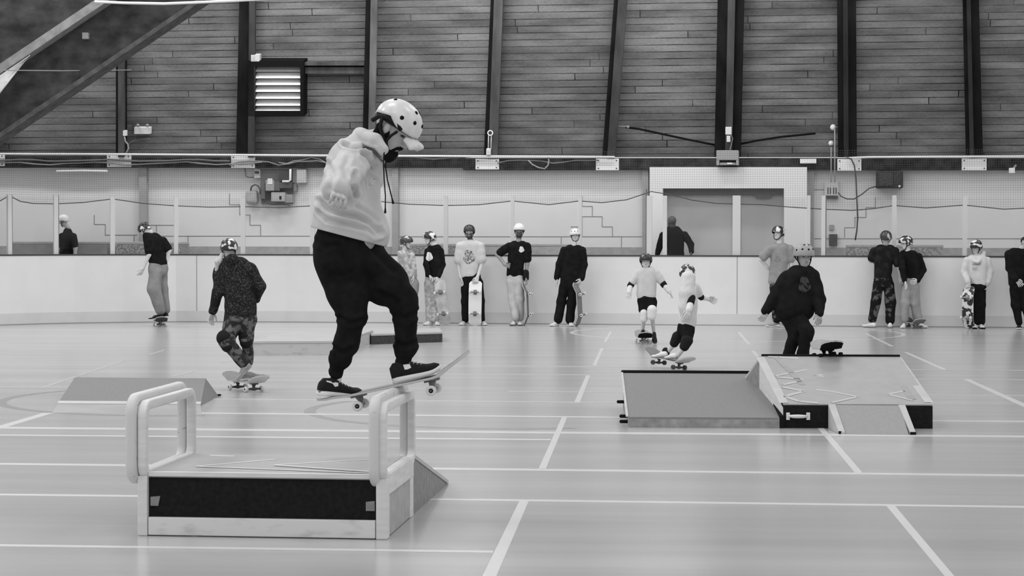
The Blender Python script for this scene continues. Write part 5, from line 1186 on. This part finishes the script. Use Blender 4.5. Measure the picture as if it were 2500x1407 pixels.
# light tee with board
Y7 = Yg(1150, 793.6)
person('smiling person in pale printed tee holding an upright skateboard', Y7, 0, (1145.8, 562.5), [(1149, 589, 21, 12), (1148, 600, 27, 14), (1147, 637, 25, 15), (1146, 671, 25, 15)],
    [((1124, 602), (1119, 647), (1124, 677, -.05), (1128, 690, -.06), np.array((.5, -.8, 0))), ((1172, 602), (1176, 645, -.02), (1166, 676, -.16), (1162, 688, -.20), np.array((-.8, -.3, 0)))], [(1150, 673, 25, 14), (1150, 690, 25, 14)],
    [((1138, 692), (1136, 735), (1136, 780), (13, 10, 9)), ((1167, 692), (1173, 735), (1175, 780), (13, 10, 9))], C_lt, C_blk, skin=175, helm={'m': H_shine}, hd_r=14.5, sr=(14, 16, 8), feet=((1133, 791, 345), (1180, 791, 15)), shoe_m=S_wht, beard=70, hands=(.35, .9), hpitch=-4, shirt_name='tee_shirt')
o7 = bpy.data.objects['tee_shirt']; decal(o7, 'chest_print', 'oval', mat('print_photo', 165, .9, .05, v2=75, scale=38, lo=.45, hi=.6), grid=(1131, 611, 1159, 645, 14, 16))
b0 = P(1159, 792, Y7-.26); b0[2] = 0; b1_ = P(1160.5, 684, Y7-.24)
board('white graphic skateboard stood upright in front of the printed tee person', (b0+b1_)/2, b1_-b0, (0, 1, .02), L=float(np.linalg.norm(b1_-b0)), W=.225, under=mat('deck_white', 196, .4, .3), wheel=mat('wheel', 185))
o7b = [o for o in bpy.data.objects if o.name.startswith('deck') and o.type == 'MESH'][-1]; decal(o7b, 'deck_graphic', 'oval', mat('print_photo', 165), grid=(1148, 722, 1170, 762, 10, 16), lift=.003)
# black tee, hand on hip
Y8 = Yg(1262, 794)
person('person in white helmet and black tee standing with one hand on hip', Y8, 0, (1267.8, 559), [(1266, 590, 18, 11), (1265, 602, 24, 14), (1260, 632, 22, 14), (1257, 671, 22, 14)],
    [((1243, 602), (1214, 622, .03), (1233, 647, -.10), (1244, 649, -.16), np.array((.1, -.1, .95))), ((1287, 602), (1287, 645), (1284, 675, -.03), (1288, 690, -.05), np.array((.1, -1, 0)))], [(1257, 672, 21, 13), (1257, 688, 21, 13)],
    [((1248, 690), (1252, 728), (1259, 774, -.06), (12, 12, 10)), ((1267, 690), (1269, 730), (1269, 774, .04), (12, 11, 11))], C_blk, C_jean2, skin=128, helm={'m': H_wht}, hd_r=14.5, sr=(13, 13, 8), feet=((1255, 790, 350, None, -.04), (1268, 790, 10)), shoe_m=S_wht, sole_m=S_gry, beard=70, hands=(.7, .7), shirt_name='tee_shirt',
    pads=(((1283.5, 666, -.03), (1284, 680, -.03), 8, 7.5, P_blk, 'wrist_guard'),))
decal(bpy.data.objects['tee_shirt.001'], 'chest_print', 'oval', pm, grid=(1267, 602, 1279.5, 617, 10, 12))
b0 = P(1291, 793.4, Y8-.10); b0[2] = 0; b1_ = P(1287, 691, Y8-.10)
board('skateboard seen edge-on held beside the hand on hip person', (b0+b1_)/2, b1_-b0, (-1, .12, 0), L=float(np.linalg.norm(b1_-b0)), W=.20, under=M_ramp)
# black long sleeve, white helmet
Y9 = Yg(1390, 795.5)
person('person in white helmet and black long sleeves with feet apart', Y9, 0, (1404, 571), [(1402, 600, 18, 11), (1400, 612, 24, 14), (1396, 642, 26, 15), (1393, 684, 27, 15)],
    [((1377, 612), (1366, 645), (1359, 678), (1360, 692), np.array((.3, -.9, 0))), ((1422, 612), (1426, 646), (1420, 680, -.06), (1414, 692, -.10), np.array((-.5, -.8, 0)))], [(1389, 684, 22, 13), (1388, 698, 22, 13)],
    [((1377, 702), (1370, 738), (1363, 780, -.08), (12, 11, 11)), ((1400, 702), (1396, 738), (1391, 781, -.04), (12, 11, 11))], C_blk, C_blk, skin=176, helm={'m': H_wht, 'vents': V7[:3]}, hd_r=13.5, sleeve='long', sr=(12, 11, 9), feet=((1357, 791, 335, None, -.08), (1393, 791, 10, None, -.04)), shoe_m=S_wht, hands=(.5, .9), hroll=-4)
b0 = P(1419, 794, Y9-.14); b0[2] = 0; b1_ = P(1413, 690, Y9-.20)
board('grey skateboard slanting beside the person with feet apart', (b0+b1_)/2, b1_-b0, (-.93, .38, .06), L=float(np.linalg.norm(b1_-b0)), W=.20, under=M_ramp)
# boy with pads riding towards us
Y10 = Yg(1571, 839.5)
person('child in pale tee, black shorts and white knee pads riding forward', Y10, 0, (1576.7, 634), [(1579, 657, 16, 12), (1580, 666, 24, 16), (1579, 692, 25, 17), (1578, 721, 25, 17)],
    [((1559, 668), (1541, 695), (1536, 712, -.08), (1535, 724, -.12), np.array((.9, -.3, 0))), ((1601, 668), (1619, 693), (1631, 709, -.05), (1642, 724, -.08), np.array((-.3, -.6, .6)))], [(1579, 722, 22, 15), (1579, 738, 22, 15)],
    [((1570, 738), (1572, 773, -.10), (1569, 808), (13, 12, 8)), ((1590, 738), (1592, 768, -.16), (1596, 808), (14, 12, 8))], C_lt, C_blk, skin=172, g=.80, helm={'m': H_stk2}, hd_r=16, sr=(13, 12, 8), short_leg=.52, feet=((1570, 816, 0, 0, -.02), (1597, 824, 5, 38, 0)), shoe_m=S_blk, sole_m=S_gry, hands=(.3, .2), vox=.008, hpitch=-4,
    pads=(((1572, 765, -.12), (1572, 779, -.12), 9.5, 9, P_wht, 'knee_pad'), ((1592, 757, -.18), (1591, 772, -.18), 12, 11, P_wht, 'knee_pad'), ((1545, 689), (1539, 698), 8, 8, P_blk, 'elbow_pad'), ((1614, 686), (1621, 696), 8, 8, P_blk, 'elbow_pad'),
          ((1538, 703, -.05), (1536, 714, -.09), 6.5, 6, P_wht, 'wrist_guard'), ((1626, 702, -.04), (1633, 712, -.05), 6.5, 6, P_wht, 'wrist_guard')))
q = P(1571, 824, Y10+.12); board('dark skateboard seen nose-on under the child in white knee pads', np.array((q[0], q[1], .083)), (.10, -1, 0), Zv, L=.78, top=mat('grip_grey', 135), under=M_black, truck=S_gry)
# girl with long hair riding away
Y11 = Yg(1651, 903)
person('child with long pale hair and patterned helmet leaning on a skateboard', Y11, 150, (1677.5, 664), [(1681, 693, 17, 14), (1682, 706, 22, 17), (1682, 740, 22, 17), (1679, 775, 23, 17), (1678, 794, 21, 16)],
    [((1700, 703, .0), (1709, 724, .05), (1724, 728, .10), (1742, 734, .12), np.array((.2, -.3, .9))), ((1690, 706, -.14), (1686, 736, -.22), (1682, 754, -.30), (1678, 773, -.34), np.array((-.6, -.3, 0)))], [(1675, 796, 20, 16), (1674, 806, 20, 16)],
    [((1668, 810, .06), (1651, 832, .05), (1628, 862, .1), (15, 12, 8)), ((1680, 810, -.05), (1674, 842, -.12), (1652, 872, -.08), (16, 13, 8))], C_lt2, C_blk, skin=178, g=.80, helm={'m': H_stk}, hd_r=19.5, hyaw=165, sr=(13, 12, 8), short_leg=.62, feet=((1618, 873, 230, 6, .08), (1643, 877, 215, 4, -.06)), shoe_m=S_wht, sole_m=S_gry, hands=(.3, .4), vox=.008,
    pads=(((1654, 823, .05), (1646, 838, .06), 14, 11, P_blk, 'knee_pad'), ((1677, 832, -.11), (1671, 846, -.11), 15, 12, P_blk, 'knee_pad'), ((1704, 718, .03), (1712, 726, .05), 8, 8, P_blk, 'elbow_pad'), ((1687, 728, -.2), (1686, 741, -.24), 11, 9, P_blk, 'elbow_pad'), ((1714, 726, .06), (1727, 729, .1), 7, 6.5, P_wht, 'wrist_guard'),
          ((1685, 745, -.26), (1682, 756, -.30), 8, 8, P_wht, 'wrist_guard'), ((1625, 857, .1), (1627, 861, .1), 8.5, 8.5, P_blk, 'ankle_band')))
S = SDF(); S.limb([P(1680, 680, Y11-.12), P(1677, 715, Y11-.17), P(1673, 750, Y11-.17), P(1670, 778, Y11-.15)], (.085, .085, .075, .04), .03); V, Fc = S.mesh(.007, .003, 45)
make('hair', V, Fc, mat('hair_pale', 182, .7, .2, .12, 40, stretch=(4, 4, .3)), [o for o in bpy.data.objects if o.name.startswith('person')][-1], True, fix=False)
q = P(1634, 878, Y11+.10); board('skateboard carving under the child with long pale hair', np.array((q[0], q[1], .10)), _n((.62, -.76, -.10)), (0, .10, 1), L=.78, under=mat('deck_under', 178), top=M_ramp, truck=M_dgrey, wheel=M_dgrey)
# bald person in the doorway
person('bald person in black long top seen from behind in the doorway', 36.9, 200, (1639.5, 538), [(1643, 552, 17, 11), (1646, 574, 26, 15), (1649, 598, 22, 15), (1650, 630, 22, 15), (1650, 655, 21, 15)],
    [((1619, 576), (1611, 600, -.05), (1605, 620, -.1), (1603, 634, -.1)), ((1671, 574), (1686, 596, -.02), (1688, 614, -.10), (1688, 630, -.14))], [(1650, 655, 20, 14), (1650, 672, 20, 14)],
    [((1641, 690), (1641, 735), (1641, 778)), ((1659, 690), (1659, 735), (1659, 778))], C_blk, C_blk, skin=72, helm=None, hd_r=15.5, hyaw=215, sleeve='long', sr=(12, 10, 8), feet=((1641, 785, 190), (1659, 785, 170)), shoe_m=S_blk, z0=.12)
# grey tee leaning
Y13 = Yg(1905, 797.5)
person('person in grey tee and dark helmet leaning back on the boards', Y13, 340, (1900.5, 566), [(1903, 595, 18, 11), (1903, 607, 25, 14), (1903, 640, 23, 14), (1896, 686, 22, 14)],
    [((1880, 609), (1858, 634, .02), (1874, 654, .06), (1884, 660, .08), np.array((0, 0, 1.0))), ((1927, 609), (1931, 642), (1930, 672, -.04), (1928, 684, -.05))], [(1899, 686, 20, 13), (1900, 700, 20, 13)],
    [((1891, 704), (1893, 740), (1896, 780), (12, 11, 10)), ((1910, 704), (1912, 740), (1915, 780), (12, 11, 10))], C_grey, C_dcamo, skin=178, helm={'m': H_stk2}, hd_r=15, hyaw=325, hpitch=-8, sr=(14, 14, 8), feet=((1893, 792, 300), (1915, 792, 320)), shoe_m=S_gry, sole_m=S_wht, hands=(.5, .5), shirt_name='tee_shirt')
decal(bpy.data.objects['tee_shirt.002'], 'chest_print', 'oval', mat('print_dark', 105, .9, .05, v2=128, scale=60, lo=.4, hi=.6), grid=(1891, 627, 1905, 640, 8, 8))
# child in black jacket behind the pad
Y14 = 22.6
person('child in grey helmet and open black jacket behind the slanted pad', Y14, 25, (1962.5, 618), [(1959, 655, 24, 16), (1956, 672, 36, 24), (1949, 710, 40, 27), (1942, 742, 47, 29), (1940, 757, 48, 28)],
    [((1920, 680), (1889, 733, -.03), (1870, 759, -.08), (1862, 777, -.10), np.array((.8, -.5, 0))), ((1984, 678), (2000, 732, -.02), (2000, 763, -.10), (2000, 782, -.14), np.array((-.8, -.5, 0)))], [(1937, 762, 30, 22), (1937, 775, 30, 22)],
    [([(1930, 778), (1941, 818, -.05), (1925, 866, .06), (1922, 905, .06)], [20, 17, 13, 12]), ([(1948, 776), (1970, 810, -.22), (1960, 862, -.06), (1957, 905, -.04)], [20, 17, 14, 12])], C_jkt, C_blk, skin=140, g=.88, helm={'m': H_gry, 'vents': V7}, hd_r=25, hyaw=20, hpitch=6, sleeve='long', sr=(20, 17, 12), feet=((1920, 920, 20), (1958, 920, 20)), shoe_m=S_blk, hands=(.45, .45), wr=.006, vox=.008, shirt_name='jacket', neck=.8, slim=1.0, ssl=.95)
decal(bpy.data.objects['jacket'], 'inner_tee', 'oval', mat('print_dim2', 60, .9, .05, v2=26, scale=26, lo=.45, hi=.6), grid=(1950, 676, 1978, 716, 12, 14), lift=.006)
q = bl*.42+br*.58
board('skateboard with rounded tail raised over the back edge of the pad', np.array((pad_pt(2022, 869)[0], bl[1]+.16, zb+.046)), _n((-.10, 1, -.04)), _n((-.05, -.20, 1)), L=.64, W=.19, top=mat('grip_grey', 135), under=M_black, truck=M_black, wheel=M_black)
# two standing together
Y15 = Yg(2150, 799.5)
person('person in faded black tee and dark camouflage trousers seen from behind', Y15, 182, (2163, 577), [(2162, 600, 21, 13), (2161, 612, 27, 15), (2157, 640, 24, 15), (2155, 678, 22, 14)],
    [((2135, 614), (2126, 636, .05), (2136, 640, .20), (2146, 638, .26)), ((2185, 614), (2194, 655, -.02), (2198, 674, -.06), (2200, 687, -.08), np.array((-.7, .5, 0)))], [(2156, 680, 23, 14), (2156, 694, 23, 14)],
    [((2144, 698), (2138, 738), (2130, 780), (13, 12, 10)), ((2170, 698), (2174, 738), (2173, 783), (13, 13, 11))], C_dt, C_dcamo, skin=150, g=1.05, helm={'m': H_shine}, hd_r=14.5, hyaw=182, sr=(13, 13, 8), feet=((2128, 796, 220, None, -.03), (2173, 797, 175, None, -.10)), shoe_m=S_wht, sole_m=S_gry, hands=(.4, .6))
Y16 = Yg(2225, 799.8)
person('person in black open-neck top and grey jeans with a foot on a skateboard', Y16, 330, (2212, 590), [(2216, 613, 17, 11), (2219, 625, 24, 14), (2224, 652, 24, 14), (2225, 682, 22, 14)],
    [((2200, 627, -.05), (2203, 655, -.15), (2208, 684, -.18), (2212, 694, -.18)), ((2243, 627), (2254, 659, .02), (2241, 685, -.10), (2232, 690, -.15), np.array((0, -.3, .9)))], [(2222, 684, 20, 13), (2222, 698, 20, 13)],
    [((2213, 702), (2209, 740, -.05), (2209, 781, -.05), (12, 11, 9)), ((2232, 702), (2234, 740), (2241, 781, .02), (13, 12, 11))], C_blk, C_jean, skin=185, helm={'m': H_stk}, hd_r=15, hyaw=285, hpitch=4, sleeve='long', sr=(11, 10, 8), feet=((2207, 795, 345, None, -.10), (2246, 796, 30, None, -.02)), shoe_m=S_wht, hands=(.6, .6))
q = P(2229, 790, Y16-.16); board('small skateboard on the floor between the grey jeans', np.array((q[0], q[1], .083)), (.25, -1, 0), Zv, L=.78, under=M_ramp, wheel=S_gry)
# pale hoodie with board
Y17 = Yg(2388, 801.6)
person('child in pale hoodie and spotted helmet standing with a sticker-covered board', Y17, 352, (2382.5, 600), [(2386, 624, 19, 12), (2386, 637, 26, 15), (2387, 660, 25, 15), (2389, 690, 21, 14)],
    [((2361, 637), (2354, 664), (2363, 688, -.10), (2363, 700, -.14), np.array((.6, -.7, 0))), ((2410, 637), (2417, 664), (2413, 688, -.03), (2411, 700, -.05))], [(2389, 692, 18, 12), (2389, 702, 18, 12)],
    [((2381, 706), (2381, 745), (2381, 785), (11, 10, 10)), ((2396, 706), (2396, 745), (2395, 785), (11, 10, 10))], C_lt2, C_blk, skin=165, g=.95, helm={'m': H_stk2}, hd_r=15, hyaw=318, hpitch=10, sleeve='long', sr=(12, 11, 9), feet=((2380, 796, 350, None, -.06), (2395, 796, 5, None, -.04)), shoe_m=S_wht, sole_m=S_blk, shirt_name='hoodie', hood=[([(2371, 630, .0), (2378, 638, -.10), (2388, 640, -.12), (2398, 630, -.04), (2401, 618, .06)], [4, 4, 5, 6, 6])], hands=(.8, .5))
oh = [o for o in bpy.data.objects if o.name.startswith('hoodie')][-1]
text_decal(oh, 'chest_print', 'ANSWERT', 2373, 643, 2395, 649, mat('print_grey', 120, .9, .05), slant=-1.5, lift=.006); text_decal(oh, 'chest_print', 'NICHT', 2373.5, 653, 2386, 656, mat('print_grey', 120), lift=.006); text_decal(oh, 'chest_print', 'DAS', 2375, 656.8, 2385, 660, mat('print_grey', 120), lift=.006)
b0 = P(2362, 801, Y17-.20); b0[2] = 0; b1_ = P(2362, 698, Y17-.22)
board('sticker-covered skateboard held upright beside the black trousers', (b0+b1_)/2, b1_-b0, (.55, .83, 0), L=float(np.linalg.norm(b1_-b0)), W=.20, under=mat('deck_stickers', 40, .4, .3, v2=190, scale=13, lo=.5, hi=.53, detail=2), truck=S_gry)
# person cut by the edge
Y18 = Yg(2489, 803)
person('dark haired person all in black at the edge of the picture', Y18, 20, (2504, 588), [(2492, 609, 20, 12), (2487, 620, 28, 15), (2485, 650, 27, 15), (2486, 690, 26, 15)],
    [((2463, 621), (2465, 655, .05), (2480, 682, -.14), (2496, 700, -.16), np.array((.6, -.2, .6))), ((2514, 621), (2520, 655), (2512, 684, -.10), (2504, 692, -.12))], [(2488, 692, 22, 14), (2488, 704, 22, 14)],
    [((2478, 708), (2480, 745), (2488, 788), (13, 11, 8)), ((2500, 708), (2504, 745), (2512, 788), (13, 11, 8))], C_blk, C_blk, skin=160, hd_r=14.5, hyaw=40, hpitch=12, sleeve='long', sr=(13, 12, 9), feet=((2488, 799, 350), (2513, 799, 20)), shoe_m=S_blk, sole_m=S_wht, scalp=True, hair=26, hands=(.5, .5))

# ------------------------------------------------------------------ groups of repeats
for o in list(bpy.data.objects):
    c, l = o.get('category'), o.get('label', '')
    if c == 'person': o['group'] = 'skaters out on the floor' if any(w in l for w in ('riding', 'sliding', 'skating', 'leaning on a skateboard', 'slanted pad')) else 'onlookers along the rink boards'
    elif c == 'skateboard': o['group'] = 'skateboards propped by the onlookers' if any(w in l for w in ('propped', 'upright', 'held', 'slanting')) else 'skateboards out on the floor'
    elif c == 'counter': o['group'] = 'low counters behind the glass'
    elif c == 'cable': o['group'] = 'cables along the wall and beam'
    elif o.name.startswith('globe_lamp'): o['group'] = 'globe lamps on the plank wall'
